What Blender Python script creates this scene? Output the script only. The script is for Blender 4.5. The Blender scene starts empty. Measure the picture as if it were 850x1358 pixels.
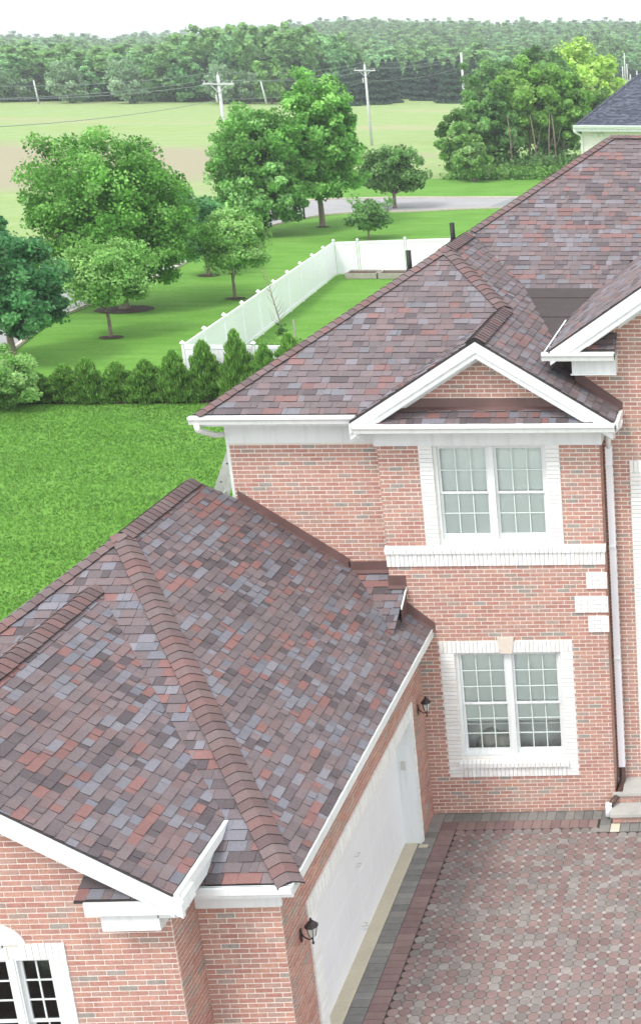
import bpy, math, random
import numpy as np
from mathutils import Vector, Matrix

random.seed(7); RNG = np.random.default_rng(7)
sc = bpy.context.scene
COL = sc.collection

# ------------------------------------------------------------------ camera
CAM = dict(f=1824.1, px=1092.9, py=643.4, pitch=.3115, yaw=.0504, roll=.0072, loc=(5.418, -20.328, 12.227))
def cam_axes():
    cp, sp = math.cos(CAM['pitch']), math.sin(CAM['pitch']); cy, sy = math.cos(CAM['yaw']), math.sin(CAM['yaw'])
    F = Vector((sy*cp, cy*cp, -sp)); R = Vector((cy, -sy, 0)); U = R.cross(F)
    cr, sr = math.cos(CAM['roll']), math.sin(CAM['roll'])
    return R*cr+U*sr, U*cr-R*sr, F
cR, cU, cF = cam_axes(); cO = Vector(CAM['loc'])
cd = bpy.data.cameras.new('camera'); cam = bpy.data.objects.new('camera', cd); COL.objects.link(cam)
M3 = Matrix((cR, cU, -cF)).transposed()
cam.matrix_world = Matrix.Translation(cO) @ M3.to_4x4()
cd.sensor_fit = 'HORIZONTAL'; cd.sensor_width = 36.0; cd.lens = CAM['f']/850*36
cd.shift_x = (425-CAM['px'])/850; cd.shift_y = (CAM['py']-679)/850
cd.clip_start = .1; cd.clip_end = 6000
sc.camera = cam
NR, NU, NF, NO = (np.array(v) for v in (cR, cU, cF, cO))
def pix(P):
    d = np.asarray(P, float)-NO; z = d@NF
    return np.stack([CAM['px']+CAM['f']*(d@NR)/z, CAM['py']-CAM['f']*(d@NU)/z], -1)

# ------------------------------------------------------------------ world, sun, exposure
SUN_EL, SUN_AZ = math.radians(56), math.radians(205)      # azimuth from +Y clockwise: behind the camera, a little left
w = bpy.data.worlds.new('World'); sc.world = w; w.use_nodes = True
nt = w.node_tree; nt.nodes.clear()
sky = nt.nodes.new('ShaderNodeTexSky'); sky.sky_type = 'NISHITA'; sky.sun_disc = False
sky.sun_elevation = SUN_EL; sky.sun_rotation = SUN_AZ; sky.air_density = 1.0; sky.dust_density = 1.2; sky.ozone_density = 1.0
hs = nt.nodes.new('ShaderNodeHueSaturation'); hs.inputs['Saturation'].default_value = .22
bg = nt.nodes.new('ShaderNodeBackground'); bg.inputs['Strength'].default_value = .15
wo = nt.nodes.new('ShaderNodeOutputWorld')
cloud = nt.nodes.new('ShaderNodeMix'); cloud.data_type = 'RGBA'; cloud.inputs[0].default_value = .72      # high thin overcast over the clear sky
cloud.inputs[7].default_value = (5.6, 5.75, 5.95, 1)
nt.links.new(sky.outputs[0], hs.inputs['Color']); nt.links.new(hs.outputs[0], cloud.inputs[6]); nt.links.new(cloud.outputs[2], bg.inputs[0]); nt.links.new(bg.outputs[0], wo.inputs[0])
sl = bpy.data.lights.new('sun', 'SUN'); so = bpy.data.objects.new('sun', sl); COL.objects.link(so)
sl.energy = 1.1; sl.angle = math.radians(14); sl.color = (1, .965, .91)
sd = Vector((math.sin(SUN_AZ)*math.cos(SUN_EL), math.cos(SUN_AZ)*math.cos(SUN_EL), math.sin(SUN_EL)))
so.rotation_euler = sd.to_track_quat('Z', 'Y').to_euler(); so.location = (0, -30, 60)
sc.view_settings.view_transform = 'Standard'; sc.view_settings.look = 'None'
sc.view_settings.exposure = 1.12; sc.view_settings.gamma = 1
sc.render.resolution_x = 640; sc.render.resolution_y = 1024

# ------------------------------------------------------------------ materials
def srgb(r, g, b):
    f = lambda c: ((c/255+.055)/1.055)**2.4 if c > 10 else c/255/12.92
    return (f(r), f(g), f(b), 1)
def mat(name, color, rough=.7, noise=None, bump=None, tint=False, metal=0, spec=.5, trans=0, dirt=None, streak=0):
    """noise=(scale, amount); bump=(scale, strength, distance); dirt=(scale, colour, lo, hi)"""
    m = bpy.data.materials.new(name); m.use_nodes = True; N = m.node_tree.nodes; L = m.node_tree.links
    b = N['Principled BSDF']; b.inputs['Roughness'].default_value = rough; b.inputs['Metallic'].default_value = metal
    b.inputs['Specular IOR Level'].default_value = spec
    tc = N.new('ShaderNodeNewGeometry').outputs['Position']
    if tint:
        a = N.new('ShaderNodeAttribute'); a.attribute_name = 'tint'; c = a.outputs['Color']
    else:
        a = N.new('ShaderNodeRGB'); a.outputs[0].default_value = color; c = a.outputs[0]
    if noise:
        for sca, amt in (noise if isinstance(noise[0], tuple) else (noise,)):
            n = N.new('ShaderNodeTexNoise'); n.inputs['Scale'].default_value = sca; n.inputs['Detail'].default_value = 4
            L.new(tc, n.inputs['Vector'])
            r = N.new('ShaderNodeMapRange'); r.inputs[1].default_value = .3; r.inputs[2].default_value = .7
            r.inputs[3].default_value = 1-amt; r.inputs[4].default_value = 1+amt; L.new(n.outputs['Fac'], r.inputs[0])
            mx = N.new('ShaderNodeVectorMath'); mx.operation = 'SCALE'; L.new(c, mx.inputs[0]); L.new(r.outputs[0], mx.inputs['Scale']); c = mx.outputs[0]
    if dirt:
        n = N.new('ShaderNodeTexNoise'); n.inputs['Scale'].default_value = dirt[0]; n.inputs['Detail'].default_value = 6; L.new(tc, n.inputs['Vector'])
        r = N.new('ShaderNodeMapRange'); r.inputs[1].default_value = dirt[2]; r.inputs[2].default_value = dirt[3]; L.new(n.outputs['Fac'], r.inputs[0])
        mx = N.new('ShaderNodeMix'); mx.data_type = 'RGBA'; L.new(r.outputs[0], mx.inputs[0]); L.new(c, mx.inputs[6]); mx.inputs[7].default_value = dirt[1]; c = mx.outputs[2]
    if streak:      # rain streaks running down the face
        mp = N.new('ShaderNodeMapping'); mp.inputs['Scale'].default_value = (9, 9, .7); L.new(tc, mp.inputs[0]); n = N.new('ShaderNodeTexNoise'); n.inputs['Scale'].default_value = 1.6; n.inputs['Detail'].default_value = 5; L.new(mp.outputs[0], n.inputs['Vector'])
        r = N.new('ShaderNodeMapRange'); r.inputs[1].default_value = .5; r.inputs[2].default_value = .8; r.inputs[3].default_value = 1; r.inputs[4].default_value = 1-streak; L.new(n.outputs['Fac'], r.inputs[0])
        mx = N.new('ShaderNodeVectorMath'); mx.operation = 'SCALE'; L.new(c, mx.inputs[0]); L.new(r.outputs[0], mx.inputs['Scale']); c = mx.outputs[0]
    L.new(c, b.inputs['Base Color'])
    if bump:
        n = N.new('ShaderNodeTexNoise'); n.inputs['Scale'].default_value = bump[0]; n.inputs['Detail'].default_value = 3; L.new(tc, n.inputs['Vector'])
        bp = N.new('ShaderNodeBump'); bp.inputs['Strength'].default_value = bump[1]; bp.inputs['Distance'].default_value = bump[2]
        L.new(n.outputs['Fac'], bp.inputs['Height']); L.new(bp.outputs[0], b.inputs['Normal'])
    if trans:
        t = N.new('ShaderNodeBsdfTranslucent'); ms = N.new('ShaderNodeMixShader'); ms.inputs[0].default_value = trans
        L.new(c, t.inputs['Color']); L.new(b.outputs[0], ms.inputs[1]); L.new(t.outputs[0], ms.inputs[2]); L.new(ms.outputs[0], N['Material Output'].inputs[0])
    return m
M = {}
M['brick'] = mat('brick', None, .9, streak=.14, dirt=(1.1, srgb(188, 168, 156), .56, 1.25), noise=((45, .16), (9, .06)), bump=(160, .5, .002), tint=True, spec=.2)
M['wbrick'] = mat('white_painted_brick', None, .7, noise=(30, .05), bump=(90, .5, .002), tint=True, spec=.3)
M['mortar'] = mat('mortar', srgb(232, 224, 214), .95, noise=((60, .12), (3, .06)), bump=(200, .5, .002), spec=.2)
M['wmortar'] = mat('painted_mortar', srgb(190, 189, 184), .9, noise=(20, .08))
M['shingle'] = mat('asphalt_shingle', None, .8, noise=((260, .28), (40, .10), (2.2, .06)), bump=(300, .6, .003), tint=True, spec=.35)
M['asphalt_edge'] = mat('asphalt_edge', srgb(48, 43, 43), .9)
M['deck'] = mat('roof_felt', srgb(60, 54, 54), .95)
M['white'] = mat('white_trim', srgb(226, 230, 230), .45, noise=(1.3, .03), streak=.16, dirt=(2.4, srgb(205, 206, 198), .62, .95))
M['gutter'] = mat('white_aluminium', srgb(234, 237, 236), .35, noise=(2, .02), streak=.14, dirt=(5, srgb(196, 190, 180), .66, .95))
M['brown'] = mat('brown_metal', srgb(106, 82, 79), .4, noise=(3, .14), bump=(5, .3, .01), spec=.5)
M['membrane'] = mat('roof_membrane', srgb(66, 58, 58), .8, noise=((4, .1), (60, .12)))
M['black'] = mat('black_plastic', srgb(30, 30, 31), .6)
M['blind'] = mat('window_blind', srgb(244, 250, 247), .7, noise=(.9, .04))
M['vinyl'] = mat('white_vinyl', srgb(246, 247, 252), .4, noise=(.8, .02))
M['door'] = mat('white_door', srgb(236, 238, 240), .45, noise=(1.5, .02), streak=.04)
M['concrete'] = mat('concrete', srgb(178, 177, 172), .9, noise=((3, .08), (50, .1)), dirt=(2, srgb(140, 139, 134), .55, .9))
M['beige'] = mat('beige_concrete', srgb(192, 184, 164), .9, noise=((2, .07), (40, .06)))
M['paver'] = mat('paver', None, .9, noise=((90, .14), (8, .08), (.9, .12)), bump=(140, .6, .003), tint=True, spec=.25)
M['added_forecourt'] = mat('added_forecourt_paving', srgb(134, 122, 117), .9, noise=((.7, .1), (6, .14)), dirt=(9, srgb(150, 146, 140), .5, .7))
M['joint'] = mat('joint_sand', srgb(62, 57, 53), .97, noise=((70, .2), (2, .15)))
M['asphalt'] = mat('road_asphalt', srgb(150, 149, 150), .9, noise=((.5, .06), (12, .06)))
M['kerb'] = mat('kerb_concrete', srgb(196, 184, 176), .9, noise=(3, .1))
M['apron'] = mat('driveway_asphalt', srgb(128, 133, 132), .9, noise=(.5, .06))
M['mulch'] = mat('mulch', srgb(62, 46, 38), .97, noise=((25, .4), (5, .2)), bump=(30, .8, .03))
M['wood_bed'] = mat('weathered_wood', srgb(160, 154, 144), .85, noise=(9, .15))
M['soil'] = mat('soil', srgb(74, 55, 44), .97, noise=(14, .3))
M['bark'] = mat('bark', srgb(128, 116, 102), .95, noise=((9, .25), (60, .2)), bump=(30, .8, .02))
M['bark_dark'] = mat('bark_dark', srgb(86, 76, 66), .95, noise=(9, .3))
M['polewood'] = mat('bleached_pole', srgb(196, 198, 200), .85, noise=(3, .08))
M['leaf'] = mat('leaf', None, .6, tint=True, trans=.42, spec=.3)
M['alu'] = mat('aluminium', srgb(196, 198, 196), .4, metal=.35, noise=(10, .06))
M['darkroof'] = mat('dark_shingle', None, .9, noise=((120, .2), (2, .05)), tint=True, spec=.3)
M['siding'] = mat('pale_siding', srgb(226, 224, 214), .7, noise=(.6, .02))
M['dark_metal'] = mat('dark_bronze', srgb(52, 46, 44), .45, metal=.2, noise=(20, .1))
M['brown_pipe'] = mat('brown_pipe', srgb(84, 60, 54), .4, noise=(8, .15))
M['interior'] = mat('room_interior', srgb(236, 238, 238), .9)
M['dark_room'] = mat('dark_room', srgb(52, 58, 54), .9)
M['sofa'] = mat('pale_upholstery', srgb(216, 214, 206), .9)
M['wire'] = mat('cable', srgb(120, 132, 128), .6)
M['lampglass'] = mat('frosted_lamp_glass', srgb(206, 208, 204), .25)
M['grey_plastic'] = mat('grey_plastic', srgb(196, 196, 190), .5)
M['keystone'] = mat('keystone_stone', srgb(214, 203, 190), .85, noise=(20, .05))
def glass_mat(name, tint):
    m = bpy.data.materials.new(name); m.use_nodes = True; N = m.node_tree.nodes; L = m.node_tree.links; N.remove(N['Principled BSDF'])
    t = N.new('ShaderNodeBsdfTransparent'); t.inputs[0].default_value = tint
    g = N.new('ShaderNodeBsdfGlossy'); g.inputs['Roughness'].default_value = .03
    fr = N.new('ShaderNodeFresnel'); fr.inputs[0].default_value = 1.45; ms = N.new('ShaderNodeMixShader')
    L.new(fr.outputs[0], ms.inputs[0]); L.new(t.outputs[0], ms.inputs[1]); L.new(g.outputs[0], ms.inputs[2]); L.new(ms.outputs[0], N['Material Output'].inputs[0])
    return m
M['muntin'] = mat('muntin_between_panes', srgb(214, 226, 221), .5)
M['glass'] = glass_mat('window_glass', (.97, .99, .98, 1)); M['darkglass'] = glass_mat('dark_window_glass', (.5, .6, .55, 1))

def ground_mat(name, base, dark, light, stripe=0, patch=None, bumpd=.03):
    m = bpy.data.materials.new(name); m.use_nodes = True; N = m.node_tree.nodes; L = m.node_tree.links; b = N['Principled BSDF']
    b.inputs['Roughness'].default_value = .95; b.inputs['Specular IOR Level'].default_value = .1
    P = N.new('ShaderNodeNewGeometry').outputs['Position']
    def noise(scale, detail, stretch=(1, 1, 1), rot=0):
        mp = N.new('ShaderNodeMapping'); mp.inputs['Scale'].default_value = stretch; mp.inputs['Rotation'].default_value = (0, 0, rot); L.new(P, mp.inputs[0])
        n = N.new('ShaderNodeTexNoise'); n.inputs['Scale'].default_value = scale; n.inputs['Detail'].default_value = detail; L.new(mp.outputs[0], n.inputs['Vector']); return n.outputs['Fac']
    def mix(f, a, c, lo=.35, hi=.65):
        r = N.new('ShaderNodeMapRange'); r.inputs[1].default_value = lo; r.inputs[2].default_value = hi; L.new(f, r.inputs[0])
        x = N.new('ShaderNodeMix'); x.data_type = 'RGBA'; L.new(r.outputs[0], x.inputs[0])
        for s, v in ((6, a), (7, c)):
            if isinstance(v, tuple): x.inputs[s].default_value = v
            else: L.new(v, x.inputs[s])
        return x.outputs[2]
    c = mix(noise(.35, 5), base, light)
    c = mix(noise(6, 4), c, dark, .5, .8)
    c = mix(noise(22, 3), c, light, .52, .8)
    if stripe: c = mix(noise(.9, 3, (.35, 1.6, 1), .25), c, dark, .45, .85)
    if patch:
        for sca, st, colr, lo, hi in patch: c = mix(noise(sca, 4, st), c, colr, lo, hi)
        mp = N.new('ShaderNodeMapping'); mp.inputs['Location'].default_value = (-84, -128, 0); mp.vector_type = 'POINT'; L.new(P, mp.inputs[0])
        sc_ = N.new('ShaderNodeVectorMath'); sc_.operation = 'MULTIPLY'; sc_.inputs[1].default_value = (1/62, 1/34, 0); L.new(mp.outputs[0], sc_.inputs[0])
        mp.inputs['Location'].default_value = (88, -126, 0)
        ln = N.new('ShaderNodeVectorMath'); ln.operation = 'LENGTH'; L.new(sc_.outputs[0], ln.inputs[0])
        ad = N.new('ShaderNodeMath'); ad.operation = 'MULTIPLY_ADD'; L.new(noise(.06, 5, (.4, 1.6, 1)), ad.inputs[0]); ad.inputs[1].default_value = -1.1; L.new(ln.outputs['Value'], ad.inputs[2])
        c = mix(ad.outputs[0], srgb(152, 147, 122), c, .12, .5)
    L.new(c, b.inputs['Base Color'])
    bp = N.new('ShaderNodeBump'); bp.inputs['Strength'].default_value = .7; bp.inputs['Distance'].default_value = bumpd
    L.new(noise(14, 4), bp.inputs['Height']); L.new(bp.outputs[0], b.inputs['Normal'])
    return m
M['lawn'] = ground_mat('lawn_grass', srgb(94, 140, 54), srgb(82, 127, 48), srgb(108, 152, 68), stripe=1)
M['field'] = ground_mat('field_grass', srgb(134, 158, 98), srgb(122, 150, 88), srgb(148, 166, 114), patch=((.012, (.5, 1.6, 1), srgb(172, 156, 132), .56, .66), (.05, (.3, 2, 1), srgb(140, 158, 92), .55, .8)), bumpd=.02)
M['forest_floor'] = ground_mat('forest_floor', srgb(60, 84, 44), srgb(44, 66, 36), srgb(80, 104, 54))

# ------------------------------------------------------------------ object helpers
def new_obj(name, verts, faces, m, parent=None, fm=None, tint=None, center=False, smooth=False, loc=(0, 0, 0)):
    verts = np.asarray(verts, float).reshape(-1, 3); off = np.asarray(loc, float)
    if center: off = (verts.min(0)+verts.max(0))/2; verts = verts-off
    me = bpy.data.meshes.new(name); me.from_pydata(verts.tolist(), [], faces)
    for x in (m if isinstance(m, (list, tuple)) else [m]): me.materials.append(M[x] if isinstance(x, str) else x)
    if fm is not None: me.polygons.foreach_set('material_index', list(fm))
    if tint is not None:
        a = me.attributes.new('tint', 'FLOAT_COLOR', 'POINT'); t = np.ones((len(verts), 4)); t[:, :3] = np.asarray(tint, float).reshape(-1, 3)
        a.data.foreach_set('color', t.ravel())
    if smooth: me.polygons.foreach_set('use_smooth', [True]*len(me.polygons))
    o = bpy.data.objects.new(name, me); COL.objects.link(o); o.location = off
    if parent: o.parent = parent
    return o
def quads_obj(name, V, m, parent=None, tint=None):
    """V (n,4,3) quads"""
    n = len(V); me = bpy.data.meshes.new(name); me.vertices.add(n*4); me.vertices.foreach_set('co', V.reshape(-1).astype(np.float32))
    me.loops.add(n*4); me.loops.foreach_set('vertex_index', np.arange(n*4, dtype=np.int32)); me.polygons.add(n)
    me.polygons.foreach_set('loop_start', np.arange(0, n*4, 4, dtype=np.int32)); me.polygons.foreach_set('loop_total', np.full(n, 4, dtype=np.int32))
    me.materials.append(M[m]); me.update(calc_edges=True)
    if tint is not None:
        a = me.attributes.new('tint', 'FLOAT_COLOR', 'POINT'); t = np.ones((n*4, 4), np.float32); t[:, :3] = np.repeat(tint, 4, 0); a.data.foreach_set('color', t.ravel())
    o = bpy.data.objects.new(name, me); COL.objects.link(o)
    if parent: o.parent = parent
    return o
def empty(name, loc=(0, 0, 0), rz=0):
    o = bpy.data.objects.new(name, None); COL.objects.link(o); o.location = loc; o.rotation_euler.z = rz; o.empty_display_size = .3; return o
def tag(o, label=None, cat=None, group=None, kind=None):
    if label: o['label'] = label
    if cat: o['category'] = cat
    if group: o['group'] = group
    if kind: o['kind'] = kind
    return o
class MB:
    def __init__(s): s.v = []; s.f = []; s.m = []
    def add(s, v, f, mi=0):
        k = len(s.v); s.v += [tuple(map(float, p)) for p in v]; s.f += [tuple(i+k for i in q) for q in f]; s.m += [mi]*len(f); return s
    def box(s, a, b, mi=0):
        (x0, y0, z0), (x1, y1, z1) = a, b
        x0, x1 = min(x0, x1), max(x0, x1); y0, y1 = min(y0, y1), max(y0, y1); z0, z1 = min(z0, z1), max(z0, z1)
        return s.add([(x0, y0, z0), (x1, y0, z0), (x1, y1, z0), (x0, y1, z0), (x0, y0, z1), (x1, y0, z1), (x1, y1, z1), (x0, y1, z1)],
                     [(0, 3, 2, 1), (4, 5, 6, 7), (0, 1, 5, 4), (1, 2, 6, 5), (2, 3, 7, 6), (3, 0, 4, 7)], mi)
    def prism(s, poly, d, mi=0):
        """extrude 3D polygon by vector d"""
        n = len(poly); P = [Vector(p) for p in poly]; d = Vector(d); Q = [p+d for p in P]
        nrm = (P[1]-P[0]).cross(P[2]-P[0])
        f = [tuple(range(n)), tuple(range(2*n-1, n-1, -1))]+[(i, n+i, n+(i+1) % n, (i+1) % n) for i in range(n)]
        if nrm.dot(d) > 0: f = [tuple(reversed(q)) for q in f]
        return s.add([tuple(p) for p in P+Q], f, mi)
    def tube(s, pts, r, n=8, mi=0, caps=True):
        P = [Vector(p) for p in pts]; R = r if isinstance(r, (list, tuple)) else [r]*len(P); k = len(s.v); ref = None
        for i, p in enumerate(P):
            d = (P[min(i+1, len(P)-1)]-P[max(i-1, 0)]).normalized()
            if ref is None: ref = Vector((0, 0, 1)) if abs(d.z) < .9 else Vector((1, 0, 0))
            a = (ref-d*ref.dot(d)).normalized(); b = d.cross(a); ref = a
            for j in range(n):
                t = 2*math.pi*j/n; s.v.append(tuple(p+(a*math.cos(t)+b*math.sin(t))*R[i]))
        for i in range(len(P)-1):
            for j in range(n):
                s.f.append((k+i*n+j, k+i*n+(j+1) % n, k+(i+1)*n+(j+1) % n, k+(i+1)*n+j)); s.m.append(mi)
        if caps: s.f += [tuple(k+j for j in reversed(range(n))), tuple(k+(len(P)-1)*n+j for j in range(n))]; s.m += [mi, mi]
        return s
    def build(s, name, m, parent=None, center=True, smooth=False, tint=None):
        pl = (0, 0, 0)
        V = np.array(s.v)
        if parent is not None and parent.type == 'EMPTY': pass
        o = new_obj(name, V, s.f, m, parent, fm=s.m, center=center, smooth=smooth, tint=np.tile(tint, (len(V), 1)) if tint is not None else None)
        if parent is not None and parent.type != 'EMPTY': o.location = Vector(o.location)-parent_off(parent)
        return o
def parent_off(p):
    v = Vector(p.location)
    q = p.parent
    while q is not None and q.type != 'EMPTY': v += Vector(q.location); q = q.parent
    return v

class Bag:
    """pieces of one kind: the largest 300 become objects, the rest one joined part"""
    def __init__(s, name, mats, thing, limit=300): s.name, s.mats, s.thing, s.limit, s.it = name, mats, thing, limit, []
    def add(s, V, F, fm, tint, parent): s.it.append((np.asarray(V, float), F, fm, tint, parent))
    def finish(s):
        if not s.it: return
        areas = []
        for V, F, fm, t, p in s.it:
            q = pix(V); lo, hi = q.min(0), q.max(0); c = (lo+hi)/2
            vis = 0 < c[0] < 850 and 0 < c[1] < 1358
            x, y = q[:, 0], q[:, 1]
            try:
                f0 = F[0]; pa = q[list(f0)]; a = abs(np.dot(pa[:, 0], np.roll(pa[:, 1], 1))-np.dot(pa[:, 1], np.roll(pa[:, 0], 1)))/2
            except Exception: a = 0
            areas.append(a if vis else a*1e-3)
        order = np.argsort(-np.array(areas)); big = set(order[:s.limit].tolist())
        VV, FF, MM, TT, k = [], [], [], [], 0
        for i, (V, F, fm, t, p) in enumerate(s.it):
            if i in big:
                o = new_obj(s.name, V, F, s.mats, None, fm=fm, tint=np.tile(t, (len(V), 1)), center=True)
                o.parent = p
                if p.type != 'EMPTY': o.location = Vector(o.location)-parent_off(p)
            else:
                VV.append(V); FF += [tuple(a+k for a in f) for f in F]; MM += fm; TT.append(np.tile(t, (len(V), 1))); k += len(V)
        if VV:
            o = new_obj(s.name, np.concatenate(VV), FF, s.mats, s.thing, fm=MM, tint=np.concatenate(TT)); o['kind'] = 'stuff'
            if s.thing.type != 'EMPTY': o.location = -parent_off(s.thing)

def clip_poly(P, C):
    """clip polygon P by convex polygon C (both lists of 2D, C counter-clockwise)"""
    out = list(P)
    for i in range(len(C)):
        a, b = C[i], C[(i+1) % len(C)]; inp, out = out, []
        if not inp: return []
        def sd(p): return (b[0]-a[0])*(p[1]-a[1])-(b[1]-a[1])*(p[0]-a[0])
        for j in range(len(inp)):
            p, q = inp[j], inp[(j+1) % len(inp)]; sp, sq = sd(p), sd(q)
            if sp >= 0: out.append(p)
            if (sp > 0 and sq < 0) or (sp < 0 and sq > 0):
                t = sp/(sp-sq); out.append((p[0]+(q[0]-p[0])*t, p[1]+(q[1]-p[1])*t))
    return out
def ccw(P):
    a = sum(P[i][0]*P[(i+1) % len(P)][1]-P[(i+1) % len(P)][0]*P[i][1] for i in range(len(P)))
    return list(P) if a > 0 else list(reversed(P))
def area2(P): return abs(sum(P[i][0]*P[(i+1) % len(P)][1]-P[(i+1) % len(P)][0]*P[i][1] for i in range(len(P))))/2

# ------------------------------------------------------------------ roofs
SH_PAL = [(srgb(118, 106, 108), 32), (srgb(109, 99, 101), 20), (srgb(92, 84, 86), 13), (srgb(125, 122, 128), 11), (srgb(116, 117, 125), 8), (srgb(134, 97, 94), 9), (srgb(126, 104, 104), 12)]
SH_C = [np.array(c[:3]) for c, _ in SH_PAL]; SH_W = [b for _, b in SH_PAL]
UPAL = ([np.array(srgb(*c)[:3]) for c in ((113, 102, 104), (105, 96, 98), (93, 85, 88), (121, 116, 121), (113, 112, 118), (126, 98, 96), (117, 101, 102))], [32, 22, 11, 10, 6, 8, 12])
GPAL = ([np.array(srgb(*c)[:3]) for c in ((114, 102, 104), (105, 95, 98), (89, 81, 84), (121, 119, 126), (112, 112, 120), (128, 95, 92), (118, 99, 99))], [30, 19, 13, 13, 8, 9, 11])  # blue-grey shingles as laid, share raised to colour in sky sheen
DK_C = [np.array(srgb(*c)[:3]) for c in ((84, 90, 104), (76, 81, 94), (92, 98, 110), (70, 74, 86))]; DK_W = [3, 3, 2, 2]
def roof_plane(bag, thing, a, bx, by, polys, name='roof_slope', thick=.12, expo=.143, tabs=(.07, .25), pal=GPAL, seed=1, cut=None, deckm='deck', shingles=True, label=None, lift=1.0):
    """z = a+bx*x+by*y over convex plan polygons; shingle courses run across the fall line"""
    rnd = random.Random(seed); m = math.hypot(bx, by); up = (bx/m, by/m); ac = (up[1], -up[0]); k = math.sqrt(1+m*m)
    nrm = np.array((-bx, -by, 1.0))/math.sqrt(1+m*m)
    to = lambda p: (p[0]*ac[0]+p[1]*ac[1], (p[0]*up[0]+p[1]*up[1])*k)
    def P3(t, s, h): 
        x = t*ac[0]+s/k*up[0]; y = t*ac[1]+s/k*up[1]; z = a+bx*x+by*y
        return (x+nrm[0]*h, y+nrm[1]*h, z+nrm[2]*h)
    d = MB()
    for P in polys:
        P = ccw(P); d.prism([(x, y, a+bx*x+by*y-.004) for x, y in P], (0, 0, -thick))
    deck = d.build(name, deckm, thing)
    if label: deck['label'] = label
    if not shingles: return deck
    TP = [ccw([to(p) for p in P]) for P in polys]
    s0 = min(p[1] for P in TP for p in P); s1 = max(p[1] for P in TP for p in P)
    t0 = min(p[0] for P in TP for p in P); t1 = max(p[0] for P in TP for p in P)
    n = int((s1-s0)/expo)+1
    for i in range(n):
        sa, sb = s0+i*expo, s0+(i+1)*expo; t = t0-rnd.random()*.3; hi = rnd.random() < .5; prev = None
        while t < t1:
            wd = rnd.uniform(*tabs)*(1.15 if hi else .9); te = t+wd
            c = rnd.choices(*pal[:1], weights=pal[1])[0]
            if prev is not None and rnd.random() < .22: c = prev
            prev = c; c = c*rnd.uniform(.9, 1.1); h = (.016 if hi else .006)*lift
            drop = rnd.uniform(-.004, .004)
            for P in TP:
                q = clip_poly([(t+.0015, sa+drop), (te-.0015, sa+drop), (te-.0015, sb+.01), (t+.0015, sb+.01)], P)
                if len(q) < 3 or area2(q) < .0006: continue
                if cut and cut(*P3(sum(p[0] for p in q)/len(q), sum(p[1] for p in q)/len(q), 0)): continue
                hh = lambda s: .003+h*(1-max(0, min(1, (s-sa)/expo)))
                V = [P3(a_, b_, hh(b_)) for a_, b_ in q]+[P3(a_, b_, -.003) for a_, b_ in q]; L = len(q)
                o = np.cross(np.array(V[1])-V[0], np.array(V[2])-V[1])@nrm
                F = [tuple(range(L)) if o > 0 else tuple(reversed(range(L)))]
                F += [(j, L+j, L+(j+1) % L, (j+1) % L) if o > 0 else (j, (j+1) % L, L+(j+1) % L, L+j) for j in range(L)]
                bag.add(V, F, [0]+[1]*L, c, deck)
            t = te; hi = (not hi) if rnd.random() < .8 else hi
    return deck
def zpl(a, bx, by): return lambda x, y: a+bx*x+by*y
CAP_C = [np.array(srgb(*c)[:3]) for c in ((106, 87, 86), (112, 94, 93), (102, 85, 86), (116, 90, 88), (110, 96, 96))]
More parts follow.
